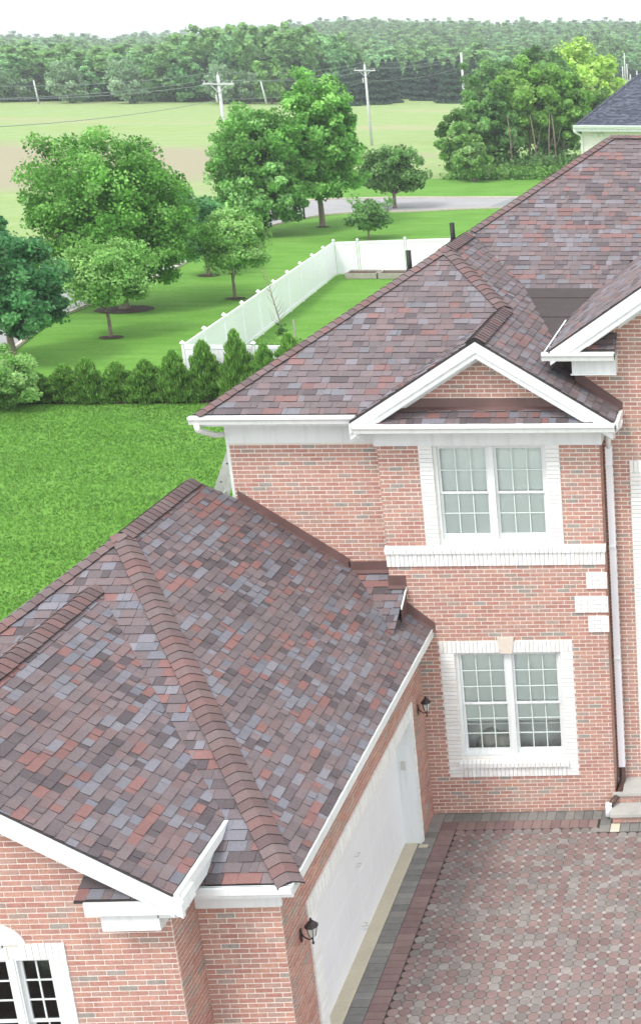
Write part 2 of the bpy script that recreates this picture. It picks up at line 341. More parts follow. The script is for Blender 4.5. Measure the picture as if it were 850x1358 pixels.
def ridge_caps(bag, parent, A, B, z1, z2, w=.14, lift=.026, expo=.143, vent=False, thing=None, seed=0, pal=CAP_C):
    """caps laid from A (low end) to B along a ridge or hip whose surface is min(z1, z2)"""
    rnd = random.Random(seed); A = np.array(A, float); B = np.array(B, float); L2 = np.hypot(*(B-A)[:2]); d = (B-A)[:2]/L2; p = np.array((-d[1], d[0]))
    rise = (min(z2(*B[:2]), z1(*B[:2]))-min(z1(*A[:2]), z2(*A[:2])))/L2; k = math.sqrt(1+rise*rise); st = expo/k; n = max(1, int(round(L2/st)))
    st = L2/n; offs = np.array([-w, -w*.55, -w*.2, 0, w*.2, w*.55, w])
    zs = lambda x, y: min(z1(x, y), z2(x, y)) if vent is not None else 0
    if vent:
        lift = .038; v = MB(); zc = min(z1(*A[:2]), z2(*A[:2]))
        ring = []
        for e in (A, B):
            pts = [(e[0]+p[0]*o, e[1]+p[1]*o, zs(e[0]+p[0]*o, e[1]+p[1]*o)) for o in offs*.9]
            ring.append([(x, y, z+lift-.012) for x, y, z in pts]+[(x, y, z-.01) for x, y, z in reversed(pts)])
        m_ = len(ring[0]); v.add(ring[0]+ring[1], [tuple(range(m_)), tuple(range(2*m_-1, m_-1, -1))]+[(i, m_+i, m_+(i+1) % m_, (i+1) % m_) for i in range(m_)])
        v.build('ridge_vent', 'black', thing)
    for i in range(n):
        a = A[:2]+d*st*i; b = A[:2]+d*(st*(i+1)+.012); j = rnd.uniform(-.004, .004); c = rnd.choice(pal)*rnd.uniform(.9, 1.1)
        up0, up1 = lift+.015, lift+.003; V = []
        for e, h in ((a, up0), (b, up1)):
            for o in offs:
                x, y = e[0]+p[0]*(o+j), e[1]+p[1]*(o+j); z = zs(x, y)
                z -= max(0, (1-abs(o)/(w*.4)))*.012
                V.append((x, y, z+h))
        for o in offs:
            x, y = a[0]+p[0]*(o+j), a[1]+p[1]*(o+j); V.append((x, y, zs(x, y)+(lift-.004)))
        for e in (a, b):
            for o in (offs[0], offs[-1]):
                x, y = e[0]+p[0]*(o+j), e[1]+p[1]*(o+j); V.append((x, y, zs(x, y)+lift-.004))
        m_ = len(offs); F = [(i_, i_+1, m_+i_+1, m_+i_) for i_ in range(m_-1)]; fm = [0]*(m_-1)
        F = [tuple(reversed(f)) for f in F]
        F += [(i_, i_+1, 2*m_+i_+1, 2*m_+i_) for i_ in range(m_-1)]; fm += [1]*(m_-1)
        F += [(0, m_, 3*m_+2, 3*m_), (m_-1, 2*m_-1, 3*m_+3, 3*m_+1)]; fm += [1, 1]
        bag.add(V, F, fm, c, parent)

# ------------------------------------------------------------------ brick walls
C_, MOD = .0677, .2032
BR_PAL = [(srgb(182, 141, 129), 34), (srgb(178, 133, 122), 24), (srgb(187, 145, 130), 18), (srgb(178, 147, 136), 14), (srgb(166, 147, 138), 6), (srgb(155, 148, 141), 3)]
BR_C = [np.array(c[:3]) for c, _ in BR_PAL]; BR_W = [b for _, b in BR_PAL]
WB_C = [np.array(srgb(*c)[:3]) for c in ((234, 235, 233), (229, 230, 228), (238, 239, 238), (231, 230, 226))]
class Wall:
    """vertical wall plane: origin (x,y), horizontal direction u, outward normal n"""
    def __init__(s, o, u, n): s.o, s.u, s.n = np.array((*o, 0.)), np.array((*u, 0.)), np.array((*n, 0.))
    def p(s, u, z, d=0): return tuple(s.o+s.u*u+s.n*d+np.array((0, 0, z)))
    def boxf(s, u0, u1, z0, z1, d0, d1):
        V = [s.p(u, z, d) for d in (d1, d0) for (u, z) in ((u0, z0), (u1, z0), (u1, z1), (u0, z1))]
        F = [(0, 1, 2, 3), (7, 6, 5, 4), (0, 4, 5, 1), (1, 5, 6, 2), (2, 6, 7, 3), (3, 7, 4, 0)]
        if np.cross(s.u, (0, 0, 1))@s.n < 0: F = [tuple(reversed(f)) for f in F]
        return V, F
def minus(iv, a, b):
    out = []
    for x, y in iv:
        if b <= x or a >= y: out.append((x, y)); continue
        if a > x: out.append((x, a))
        if b < y: out.append((b, y))
    return out
def backing(W, parent, u0, u1, z0, z1, openings=(), depth=.2, name='wall', m='mortar'):
    us = sorted({u0, u1, *[v for o in openings for v in o[:2]]}); zs = sorted({z0, z1, *[v for o in openings for v in o[2:4]]}); b = MB()
    for i in range(len(us)-1):
        run = None
        for j in range(len(zs)-1):
            um, zm = (us[i]+us[i+1])/2, (zs[j]+zs[j+1])/2
            if us[i] < u0 or us[i+1] > u1 or any(o[0] < um < o[1] and o[2] < zm < o[3] for o in openings):
                if run: V, F = W.boxf(us[i], us[i+1], run[0], run[1], -depth, 0); b.add(V, F); run = None
                continue
            run = (run[0] if run else zs[j], zs[j+1])
        if run: V, F = W.boxf(us[i], us[i+1], run[0], run[1], -depth, 0); b.add(V, F)
    return b.build(name, m, parent)
def lay(bag, W, parent, u0, u1, z0, z1, skip=(), bound=None, seed=0, off=0, proud=.007):
    rnd = random.Random(seed); n = int(round((z1-z0)/C_))
    for i in range(n):
        za = z0+i*C_+.009; zb = min(z0+(i+1)*C_-.008, z1); zm = (za+zb)/2
        if zb-za < .015: continue
        iv = [(u0, u1)]
        if bound: 
            q = bound(zm); iv = [(max(u0, q[0]), min(u1, q[1]))] if q[1] > q[0] else []
        for (a, b, c, d) in skip:
            if c < zm < d: iv = minus(iv, a, b)
        base = off+(MOD/2 if i % 2 else 0)
        for x, y in iv:
            k = math.floor((x-base)/MOD)
            while base+k*MOD < y:
                a = max(base+k*MOD+.007, x); b = min(base+(k+1)*MOD-.007, y); k += 1
                if b-a < .03: continue
                c = rnd.choices(BR_C, weights=BR_W)[0]*rnd.uniform(.94, 1.06)
                V, F = W.boxf(a, b, za, zb, -.004, proud+rnd.uniform(-.0015, .0015)); bag.add(V, [F[0]]+F[2:], [0]*5, c, parent)
def lay_white(bag, W, parent, u0, u1, z0, z1, vertical, proud=.02, seed=0, half=None):
    """painted brick: soldiers (vertical) or stretchers / jamb bricks"""
    rnd = random.Random(seed)
    if vertical:
        n = max(1, round((u1-u0)/C_)); st = (u1-u0)/n; R = [(u0+i*st+.0035, u0+(i+1)*st-.0035, z0+.003, z1-.003) for i in range(n)]
    else:
        n = max(1, round((z1-z0)/C_)); st = (z1-z0)/n; R = []
        for i in range(n):
            za, zb = z0+i*st+.0035, z0+(i+1)*st-.0035
            if half: 
                k = -1 if i % 2 else 0; x = u0+(-half/2 if i % 2 else 0)
                while x < u1-.02: R.append((max(x, u0)+.003, min(x+half, u1)-.003, za, zb)); x += half
            else: R.append((u0+.003+rnd.uniform(0, .012), u1-.003-rnd.uniform(0, .004), za, zb))
    for r in R:
        V, F = W.boxf(*r, -.004, proud+rnd.uniform(-.003, .003)); bag.add(V, [F[0]]+F[2:], [0]*5, rnd.choice(WB_C)*rnd.uniform(.97, 1.03), parent)

def window(W, parent, u0, u1, z0, z1, units=2, cols=3, rows=(3, 3), mull=.10, fw=.05, depth=.075, blind=None, glass='glass', sashw=.035, sill=.05, zmid=None):
    """double-hung pair: frame mesh with sash, muntin, pane and blind sub-parts"""
    b = MB(); d0, d1 = -depth-.06, -depth+.035
    def bx(m, a, b_, c, d, e, f): V, F = W.boxf(a, b_, c, d, e, f); m.add(V, F)
    bx(b, u0, u0+fw, z0, z1, d0, d1); bx(b, u1-fw, u1, z0, z1, d0, d1); bx(b, u0+fw, u1-fw, z1-fw*.8, z1, d0, d1); bx(b, u0+fw, u1-fw, z0, z0+sill, d0, d1+.015)
    uw = ((u1-u0)-2*fw-mull*(units-1))/units; spans = []
    for i in range(units):
        a = u0+fw+i*(uw+mull); spans.append((a, a+uw))
        if i: bx(b, a-mull, a, z0+sill, z1-fw*.8, d0, d1+.006)
    fr = b.build('window', 'white', parent); po = fr
    for (a, c) in spans:
        zb, zt = z0+sill, z1-fw*.8; zm = zmid or (zb+zt)/2
        for which, (p, q, off, rws) in enumerate(((zm-.02, zt, -.012, rows[0]), (zb, zm+.02, -.04, rows[1]))):
            s = MB(); e0, e1 = -depth+off-.03, -depth+off; bt = .07 if which else .035
            bx(s, a, a+sashw, p, q, e0, e1); bx(s, c-sashw, c, p, q, e0, e1); bx(s, a+sashw, c-sashw, q-.04, q, e0, e1); bx(s, a+sashw, c-sashw, p, p+bt, e0, e1)
            s.build('sash', 'white', po)
            ga, gc, gp, gq = a+sashw, c-sashw, p+bt, q-.04; mu = MB()
            for i in range(1, cols): x = ga+(gc-ga)*i/cols; bx(mu, x-.008, x+.008, gp, gq, e1-.018, e1-.006)
            for j in range(1, rws): z = gp+(gq-gp)*j/rws; bx(mu, ga, gc, z-.008, z+.008, e1-.0175, e1-.0055)
            mu.build('muntin', 'muntin' if glass == 'glass' else 'white', po)
            for i in range(cols):
                for j in range(rws):
                    g = MB(); bx(g, ga+(gc-ga)*i/cols, ga+(gc-ga)*(i+1)/cols, gp+(gq-gp)*j/rws, gp+(gq-gp)*(j+1)/rws, e1-.024, e1-.020)
                    g.build('pane', glass, po)
        if blind is not None:
            bl = MB(); n = int((zt-blind)/.05)
            for j in range(n):
                z = zt-(j+.5)*.05; dd = -depth-.085
                V = [W.p(a, z-.026, dd+.006), W.p(c, z-.026, dd+.006), W.p(c, z+.026, dd-.006), W.p(a, z+.026, dd-.006)]
                V2 = [tuple(np.array(v)-s_*.002) for v, s_ in zip(V, [W.n]*4)]; bl.add(V+V2, [(0, 1, 2, 3), (7, 6, 5, 4), (0, 4, 5, 1), (2, 6, 7, 3)])
            bx(bl, a, c, blind-.03, blind, -depth-.095, -depth-.075)
            bl.build('blind', 'blind', po)
    return fr
def room(W, parent, u0, u1, z0, z1, m='interior', deep=1.6):
    b = MB(); P = lambda u, z, d: W.p(u, z, d); a, c = -.2, -deep
    V = [P(u0-.3, z0-.3, a), P(u1+.3, z0-.3, a), P(u1+.3, z1+.2, a), P(u0-.3, z1+.2, a), P(u0-.3, z0-.3, c), P(u1+.3, z0-.3, c), P(u1+.3, z1+.2, c), P(u0-.3, z1+.2, c)]
    b.add(V, [(4, 5, 6, 7), (0, 4, 7, 3), (1, 5, 6, 2), (0, 1, 5, 4), (3, 2, 6, 7)]); return b.build('room', m, parent)

# ================================================================== THE BRICK HOUSE
house = tag(empty('brick_house'), 'large red brick house with attached garage, white trim and a mauve and grey shingle roof', 'house')
bricks = Bag('brick', ['brick'], house); whites = Bag('white_brick', ['wbrick'], house)
shing = Bag('shingle', ['shingle', 'asphalt_edge'], house); caps = Bag('ridge_cap', ['shingle', 'asphalt_edge'], house)
YB, XB0, XB1, XW0 = .30, -.35, 3.0, -2.655      # wing wall plane, bay corners, wing left corner
WA = Wall((0, 0), (1, 0), (0, -1)); WB = Wall((0, YB), (1, 0), (0, -1)); WC = Wall((0, .48), (1, 0), (0, -1))
WAs = Wall((XB1, 0), (0, 1), (1, 0)); WG = Wall((0, 0), (0, -1), (1, 0)); WF = Wall((0, -6.76), (1, 0), (0, -1))
WR = Wall((-.92, -6.76), (0, -1), (1, 0)); W2 = Wall((0, -7.367), (1, 0), (0, -1)); WCs = Wall((2.63, .48), (0, 1), (-1, 0)); WL = Wall((XW0, YB), (0, 1), (-1, 0))
ZF = 94*C_
# --- bay wall (front), with two windows
lw = (.55, 2.23, 15*C_, 43*C_)            # lower window opening u0,u1,z0,z1
uw_ = (.47, 2.18, 70*C_, ZF)              # upper window opening
wall_a = backing(WA, house, XB0, XB1, 0, 6.95, openings=(lw, uw_), depth=.25)
g = MB(); g.prism([(-.1, 0, 6.95), (2.76, 0, 6.95), (1.33, 0, 7.9)], (0, .25, 0)); g.build('wall', 'mortar', house)
trimA = [(.32, 2.43, 10*C_, 46*C_), (XB0-.1, XB1+.1, 65*C_, 70*C_), (.257, 2.39, 70*C_, ZF), (2.70, 3.1, 59.3*C_, 63.3*C_), (2.505, 3.1, 53.4*C_, 57.4*C_), (2.70, 3.1, 47.5*C_, 51.5*C_)]
trimA = [(a, b, round(c/C_)*C_, round(d/C_)*C_) for a, b, c, d in trimA]
lay(bricks, WA, wall_a, XB0, XB1, 0, ZF, skip=trimA, seed=1)
lay(bricks, WA, wall_a, XB0+.2, XB1, ZF+9*C_, ZF+20*C_, seed=2, bound=lambda z: (1.33-(7.80-z)/.64, 1.33+(7.80-z)/.64))
lay_white(whites, WA, wall_a, .32, 2.43, 43*C_, 46*C_, True, .022)
k = MB(); k.prism([WA.p(1.29, 43*C_-.002, .006), WA.p(1.475, 43*C_-.002, .006), WA.p(1.512, 47*C_, .006), WA.p(1.25, 47*C_, .006)], (0, -.05, 0)); k.build('keystone', 'keystone', house)
lay_white(whites, WA, wall_a, .32, .555, 10*C_, 43*C_, False, .02); lay_white(whites, WA, wall_a, 2.225, 2.43, 10*C_, 43*C_, False, .02)
lay_white(whites, WA, wall_a, .555, 2.225, 10*C_, 12.8*C_, True, .02)
def sloped_sill(u0, u1, z0, z1, out=.07, seed=3):
    rnd = random.Random(seed); n = round((u1-u0)/C_); st = (u1-u0)/n
    for i in range(n):
        a, b = u0+i*st+.003, u0+(i+1)*st-.003; o = out+rnd.uniform(-.004, .004)
        V = [WA.p(a, z0, o), WA.p(b, z0, o), WA.p(b, z0+.075, o), WA.p(a, z0+.075, o), WA.p(a, z1, -.03), WA.p(b, z1, -.03), WA.p(a, z0, -.03), WA.p(b, z0, -.03)]
        whites.add(V, [(3, 2, 5, 4), (0, 1, 2, 3), (0, 3, 4, 6), (1, 7, 5, 2), (0, 6, 7, 1)], [0]*5, rnd.choice(WB_C), wall_a)
sloped_sill(.50, 2.28, 12.9*C_, 15.1*C_)
window(WA, house, *lw, rows=(3, 3), blind=1.58); room(WA, house, *lw, deep=.46)  # room made shallow, with a close pale back wall, to lighten the lower panes
sf = MB(); 
for (x, z, r) in ((.95, 1.28, .17), (1.16, 1.22, .2), (.83, 1.15, .13)): sf.tube([(x, .42, z-.35), (x, .42, z-.1), (x, .42, z), (x, .42, z+.06)], [r, r, r*.8, r*.2], 10)
sf.build('armchair_back', 'sofa', house, smooth=True)
# band course, proud of the wall
lay_white(whites, WA, wall_a, XB0-.015, XB1+.015, 65*C_, 68.2*C_, True, .03); sloped_sill(XB0-.03, XB1+.03, 68.25*C_, 70*C_, .06, 4)
lay_white(whites, WA, wall_a, .257, .475, 70*C_, ZF, False, .02); lay_white(whites, WA, wall_a, 2.175, 2.39, 70*C_, ZF, False, .02)
window(WA, house, *uw_, rows=(2, 2), blind=4.78, sill=.085); room(WA, house, *uw_)
for r in trimA[3:]: lay_white(whites, WA, wall_a, r[0], XB1+.03, r[2], r[3], False, .032, half=.2)
wall_s = backing(WAs, house, .01, .47, 0, 6.8, depth=.2); lay(bricks, WAs, wall_s, .004, .47, 0, ZF, seed=5)
# --- wing wall behind, left of the bay
wall_b = backing(WB, house, XW0, XB0+.2, 0, 6.8, depth=.25)
lay(bricks, WB, wall_b, XW0, XB0+.1, 3.8, ZF-.03, seed=6, off=.05, bound=lambda z: (XW0 if z > 5.45 else XW0+(5.45-z)/.72-.15, 9))
backing(WL, house, .02, 9, 0, 6.8, depth=.2)
wall_ret = backing(Wall((XB0, 0), (0, 1), (-1, 0)), house, .01, .29, 3.5, 6.8, depth=.1)
# --- main front wall to the right, gable above
wall_c = backing(WC, house, 2.63, 9, 0, 7.95, openings=((3.66, 5.3, .43, 5.8),), depth=.25)
gt = MB(); gt.prism([(2.63, .48, 7.95), (8.57, .48, 7.95), (5.6, .48, 9.95)], (0, .25, 0)); gt.build('wall', 'mortar', house)
lay(bricks, WC, wall_c, 2.63, 5.2, 5*C_, 9.9, seed=8, off=.1, skip=[(3.40, 5.55, 0, 88*C_)], bound=lambda z: (2.63 if z < 7.9 else 2.34+(z-7.70)/.686, 9))
lay(bricks, WC, wall_c, 5.5, 8.9, .36, 7.95, seed=11)
lay_white(whites, WC, wall_c, 3.40, 3.66, .40, 85*C_, False, .02); lay_white(whites, WC, wall_c, 3.40, 5.55, 85*C_, 88*C_, True, .022); lay_white(whites, WC, wall_c, 5.3, 5.55, .40, 85*C_, False, .02)
window(WC, house, 3.66, 5.3, .43, 5.8, rows=(4, 4), blind=None); room(WC, house, 3.66, 5.3, .43, 5.8)
wall_cs = backing(WCs, house, .02, 3.2, 6.0, 7.66, depth=.2)
backing(Wall((9, .48), (0, 1), (1, 0)), house, 0, 12, 0, 8, depth=.2, m='mortar')
# --- planes of the upper roof
F_ = zpl(6.9215, 0, .5185); R_ = zpl(8.9, -.64, 0); L_ = zpl(6.84+.645*3, .645, 0); MM_ = zpl(5.93, 0, .505); LB_ = zpl(8.066-.64*1.303, .64, 0); RG_ = zpl(7.84-.686*2.34, .686, 0)
roof_plane(shing, house, 6.9215, 0, .5185, [[(-2.96, -.08), (-.47, -.08), (1.35, 2.15), (.1, 3.69)]], seed=11, pal=UPAL, lift=.75)
roof_plane(shing, house, 8.9, -.64, 0, [[(.1, 3.69), (1.303, 2.207), (1.303, 4.226), (.1, 5.75)], [(1.303, -.35), (3.27, -.35), (3.27, .475), (1.303, .475)], [(1.303, .475), (2.64, .475), (2.1, 2.07), (1.45, 4.04), (1.303, 4.226)]], seed=12, expo=.13, tabs=(.1, .3), pal=UPAL, lift=.8)
roof_plane(shing, house, 8.066-.64*1.303, .64, 0, [[(-.62, -.35), (1.303, -.35), (1.303, 2.207), (-.607, -.14)]], seed=13)
roof_plane(shing, house, 6.96, 0, .45, [[(-.25, -.38), (3.0, -.38), (2.75, -.01), (0, -.01)]], seed=14, thick=.04)
YM = (10.37-5.93)/.505; XM = (10.37-8.775)/.645
roof_plane(shing, house, 5.93, 0, .505, [[(.1, 5.76), (1.45, 4.04), (9, 4.04), (9, YM), (XM, YM)]], seed=15, pal=UPAL, lift=.7, cut=lambda x, y, z: RG_(x, y) > z+.05 and x < 8)
roof_plane(shing, house, 6.84+.645*3, .645, 0, [[(-3.0, -.08), (.1, 3.69), (.1, 5.76), (XM, YM), (-3, 15)]], shingles=False)
roof_plane(shing, house, 10.37+.505*YM, 0, -.505, [[(XM, YM), (9, YM), (9, 16), (-3, 16)]], shingles=False)
roof_plane(shing, house, 7.84-.686*2.34, .686, 0, [[(2.30, .02), (5.6, .02), (5.6, 8.2), (2.30, 3.7)]], seed=16, tabs=(.2, .4), lift=.5, pal=UPAL)
roof_plane(shing, house, 7.84-.686*2.34+.686*11.2, -.686, 0, [[(5.6, .02), (8.9, .02), (8.9, 3.7), (5.6, 8.2)]], shingles=False)
# dark membrane filling the hollow between the slopes, with two lapped seams
mb = MB(); za = zpl(7.56-.216*2.07+.03, 0, .216)
for y0, y1, h in ((.35, 2.95, 0), (2.9, 3.75, .012), (3.70, 4.12, .024)):
    mb.prism([(1.1, y0, za(0, y0)+h), (2.62+max(0, y0-.9)*.0, y0, za(0, y0)+h), (3.2, y1, za(0, y1)+h), (1.1, y1, za(0, y1)+h)], (0, 0, -.012))
mb.build('roof_membrane', 'membrane', house)
# caps
ridge_caps(caps, house, (-2.96, -.08), (.1, 3.69), F_, L_, seed=1); ridge_caps(caps, house, (1.303, 2.207), (.1, 3.69), F_, R_, seed=2)
ridge_caps(caps, house, (.1, 3.72), (.1, 5.5), R_, L_, vent=True, thing=house, seed=3, w=.15)
ridge_caps(caps, house, (1.303, -.36), (1.303, 2.1), R_, LB_, vent=True, thing=house, seed=4, w=.15)
ridge_caps(caps, house, (.1, 5.76), (XM, YM), MM_, L_, seed=5); ridge_caps(caps, house, (XM, YM), (9, YM), MM_, zpl(10.37+.505*YM, 0, -.505), vent=True, thing=house, seed=6, w=.13)
# --- rakes, friezes, gutters of the upper storey
def rake(P, Q, depth, y0, y1, name='rake_board', m='white'):
    """sloped board under the roof edge from plan x/z point P to Q, thickness from y0 to y1"""
    b = MB(); b.prism([(P[0], y0, P[1]), (Q[0], y0, Q[1]), (Q[0], y0, Q[1]-depth), (P[0], y0, P[1]-depth)], (0, y1-y0, 0)); return b.build(name, m, house)
AZ = 8.066-.035
def peak_rake(xc, zc, sl, xl, xr, yf, yw, d1=.15, d2=.24, d3=.33, cap_l=True):
    for (x, sgn) in ((xl, -1), (xr, 1)):
        if x is None: continue
        f = lambda xx, dz: zc-sl*abs(xx-xc)-dz
        for wi, (dt, dd, ya, yb) in enumerate(((0, d1, yf-.045, yf+.02), (d1-.01, d2, yf-.02, yf+.03), (d2-.02, d2+.02, yf+.0, yw), (d2+.0, d3, yw-.035, yw-.01))):
            x = x+((0, .22, .34, .42)[wi] if xl > 1 and sgn < 0 else 0)
            b = MB(); P = [(xc, ya, f(xc, dt)), (x, ya, f(x, dt)), (x, ya, f(x, dd)), (xc, ya, f(xc, dd))]
            b.prism(P, (0, yb-ya, 0)); b.build('rake_board', 'white', house)
peak_rake(1.303, AZ, .64, -.62, 3.25, -.35, 0)
peak_rake(5.6, RG_(5.6, 0)-.03, .686, 2.33, 8.9, .02, .48, .2, .3, .42)
GUT = [(0, 0), (0, -.12), (-.08, -.12), (-.095, -.07), (-.125, -.035), (-.125, 0), (-.112, 0), (-.112, -.03), (-.012, -.03), (-.012, 0)]
def board(a, b_, m='white', name='frieze_board'): b = MB(); b.box(a, b_); return b.build(name, m, house)
def gutter(A, B, out, name='gutter', parent=None, closed=True):
    """K-style gutter along A-B (3D, top back edge); out = plan direction away from the fascia"""
    A, B = Vector(A), Vector(B); o = Vector((*out, 0)); b = MB()
    b.prism([tuple(A+o*-u+Vector((0, 0, z))) for u, z in GUT], B-A)
    for E, s in ((A, 1), (B, -1)):
        d = (B-A).normalized()*.006*s; b.prism([tuple(E+o*-u+Vector((0, 0, z))) for u, z in GUT[:6]], d)
    return b.build(name, 'gutter', parent or house)
gutter((-3.03, -.08, 6.87), (-.56, -.08, 6.87), (0, -1)); board((-3.02, -.07, 6.74), (-2.99, .6, 6.83), 'gutter', 'fascia_board')
gutter((-.55, -.385, 6.80), (3.30, -.385, 6.80), (0, -1)); board((3.275, -.38, 6.70), (3.335, .47, 6.79), 'gutter', 'gutter')
board((2.205, .0, 7.66), (2.23, 2.7, 7.765), 'gutter', 'gutter_lip'); board((2.2301, .0, 7.66), (2.298, 2.7, 7.685), 'dark_metal', 'gutter_trough')
for y_ in (.6, 1.2, 1.8, 2.4): board((2.2302, y_, 7.735), (2.30, y_+.03, 7.75), 'gutter', 'gutter_hanger')
board((XW0-.035, YB-.035, ZF-.03), (XB0-.045, YB-.003, 6.72)); board((XW0-.05, YB-.06, 6.64), (XB0-.06, YB-.036, 6.72), name='crown_moulding')
board((-2.96, -.05, 6.70), (-.56, YB-.004, 6.735), name='soffit'); board((-2.97, -.079, 6.70), (-.56, -.052, 6.86), name='fascia_board')
board((XB0-.04, -.04, ZF), (XB1+.04, -.008, 6.72)); board((XB0-.06, -.065, 6.62), (XB1+.06, -.041, 6.70), name='crown_moulding')
board((XB1+.008, -.005, ZF), (XB1+.04, .47, 6.70)); board((XB0-.2, -.375, 6.665), (3.26, -.004, 6.69), name='soffit'); board((-.5, -.383, 6.665), (3.27, -.376, 6.80), name='fascia_board')
board((XB0-.04, -.005, ZF+.001), (XB0-.008, YB-.04, 6.72))
board((3.0, .0, 6.665), (3.26, .47, 6.69), name='soffit')
# boxed cornice return of the right gable, with its little shingle roof
board((2.62, .16, 7.41), (3.28, .478, 7.66), name='cornice_return'); board((2.60, .13, 7.41), (3.285, .159, 7.43), name='crown_moulding')
board((2.33, .05, 7.645), (3.285, .478, 7.70), name='soffit'); gutter((2.20, .05, 7.79), (3.285, .05, 7.79), (0, -1))
board((2.30, .05, 7.70), (3.283, .08, 7.785), name='fascia_board')
roof_plane(shing, house, 7.79, 0, .42, [[(2.5, .06), (3.285, .06), (3.285, .475), (2.7, .475)]], seed=17, thick=.03)
# brown step flashings
def flash(P, Q, h, W, d=.02, name='wall_flashing', hq=None):
    b = MB(); V = [W.p(P[0], P[1], d), W.p(Q[0], Q[1], d), W.p(Q[0], Q[1]+(hq or h), d), W.p(P[0], P[1]+h, d)]
    b.prism(V, tuple(-W.n*.022)); 
    # foot lapping on to the roof
    b.prism([W.p(P[0], P[1]+.02, d), W.p(Q[0], Q[1]+.02, d), W.p(Q[0], Q[1]-.01, d+.07), W.p(P[0], P[1]-.01, d+.07)], (0, 0, .006)); return b.build(name, 'brown', house)
flash((.0, 6.94), (2.75, 6.94), .16, WA)
flash((2.62, R_(2.62, 0)), (3.33, R_(3.33, 0)), .20, WC, hq=.13)
# --- downspouts
def pipe(pts, r, m, name='downspout', thing=None, flat=1.0):
    b = MB(); b.tube(pts, r, 10); return b.build(name, m, thing or house, smooth=True)
pipe([(3.32, .12, 6.72), (3.30, .12, 6.62), (3.20, .22, 6.50), (3.10, .33, 6.36), (3.10, .36, 6.2)], .045, 'vinyl')
board((3.045, .325, .62), (3.15, .40, 6.22), 'vinyl', 'downspout')
pipe([(3.095, .38, .63), (3.10, .36, .40), (3.09, .25, .33), (3.06, .0, .30), (3.0, -.12, .27), (2.93, -.2, .2)], .05, 'brown_pipe')
pipe([(2.915, -.20, .26), (2.91, -.215, .15), (2.905, -.24, .03)], .055, 'vinyl')
for z in (5.9, 4.55, 2.6): board((3.04, .30, z), (3.15, .475, z+.03), 'gutter', 'pipe_strap')
pipe([(-2.92, -.15, 6.75), (-2.92, -.13, 6.66), (-2.80, .16, 6.50), (-2.72, .42, 6.44), (-2.71, .44, 6.3), (-2.71, .44, .1)], .045, 'gutter')
# --- vent pipes on the rear slope
for (x, y) in ((-.5, 3.5), (-.13, 5.35)):
    z = L_(x, y); p = MB(); p.tube([(x, y, z-.2), (x, y, z+.36)], .045, 12); p.tube([(x, y, z-.02), (x, y, z+.05)], [.075, .05], 12); p.build('vent_pipe', 'black', house, smooth=True)

# ------------------------------------------------------------------ garage block
GR_ = zpl(3.519, -.72, 0); GF_ = zpl(3.352+.535*6.97, 0, .535); GL_ = zpl(3.519+.72*6.4, .72, 0); ZR = GR_(-3.2, 0); YP = (ZR-3.352)/.535-6.97
G2R = zpl(5.4-.65*3.25, -.65, 0); G2L = zpl(5.4+.65*3.25, .65, 0); yint = lambda x: (G2R(x, 0)-3.352)/.535-6.97; YT = yint(-3.25); YE = yint(-.70)
hipy = lambda x: -6.97+(.235-x)*(YP+6.97)/3.435
hipl = lambda x: -6.97+(x+6.635)*(YP+6.97)/3.435
door = (.87, 5.75, 0, 2.22)
wall_g = backing(WG, house, .004, 6.745, 0, 3.25, openings=(door,), depth=.27)
sur = [(.78, 6.02, -1, 2.45)]
lay(bricks, WG, wall_g, 0, 6.755, 0, 3.2, skip=sur, seed=21)
lay_white(whites, WG, wall_g, .78, .87, 0, 2.22, False, .03); lay_white(whites, WG, wall_g, 5.75, 6.02, 0, 2.22, False, .03)
lay_white(whites, WG, wall_g, .78, 6.02, 2.22, 2.45, True, .03)
rv = MB(); 
for (a, b_, c, d) in ((.87, .90, 0, 2.22), (5.72, 5.75, 0, 2.22), (.87, 5.75, 2.19, 2.22)):
    V, F = WG.boxf(a, b_, c, d, -.27, .012); rv.add(V, F)
rv.build('door_reveal', 'white', house)
gd = MB(); V, F = WG.boxf(.90, 5.72, .0, 2.19, -.30, -.255); gd.add(V, F); gdo = gd.build('garage_door', 'door', house)
for r in range(4):
    for c in range(8):
        u0 = .96+c*.595; z0 = .06+r*.535; pn = MB(); V, F = WG.boxf(u0, u0+.53, z0, z0+.44, -.256, -.2535); pn.add(V, F); V, F = WG.boxf(u0+.05, u0+.48, z0+.05, z0+.39, -.2537, -.2515); pn.add(V, F); pn.build('door_panel', 'door', gdo)
for (u, z) in ((3.3, 1.35), (3.3, 1.18), (3.32, .22), (3.25, .12)):
    h = MB(); h.tube([WG.p(u-.05, z, -.25), WG.p(u-.05, z, -.20), WG.p(u+.06, z+.015, -.20), WG.p(u+.06, z+.015, -.25)], .006, 6); h.build('door_handle', 'alu', gdo)
kp = MB(); kp.box((-.20, -.915, 1.33), (-.13, -.90, 1.48)); kp.build('keypad', 'grey_plastic', house); 
backing(WF, house, -.279, -.002, 0, 3.25, depth=.012); wall_f = backing(WF, house, -6.4, -.28, 0, 3.25, depth=.25); lay(bricks, WF, wall_f, -1.1, -.004, 0, 2.94, seed=22)
wall_r = backing(WR, house, .01, .59, 0, 3.75, depth=.2); lay(bricks, WR, wall_r, .0, .6, 0, 3.66, seed=23)
og = (-4.27, -2.27, .9, 2.745)
wall_2 = backing(W2, house, -5.6, -.924, 0, 3.6, openings=((-4.27, -2.27, .9, 2.745),), depth=.25)
g = MB(); g.prism([(-5.6, -7.367, 3.6), (-.924, -7.367, 3.6), (-.98, -7.367, 3.75), (-3.25, -7.367, 5.2), (-5.55, -7.367, 3.75)], (0, .25, 0)); g.build('wall', 'mortar', house)
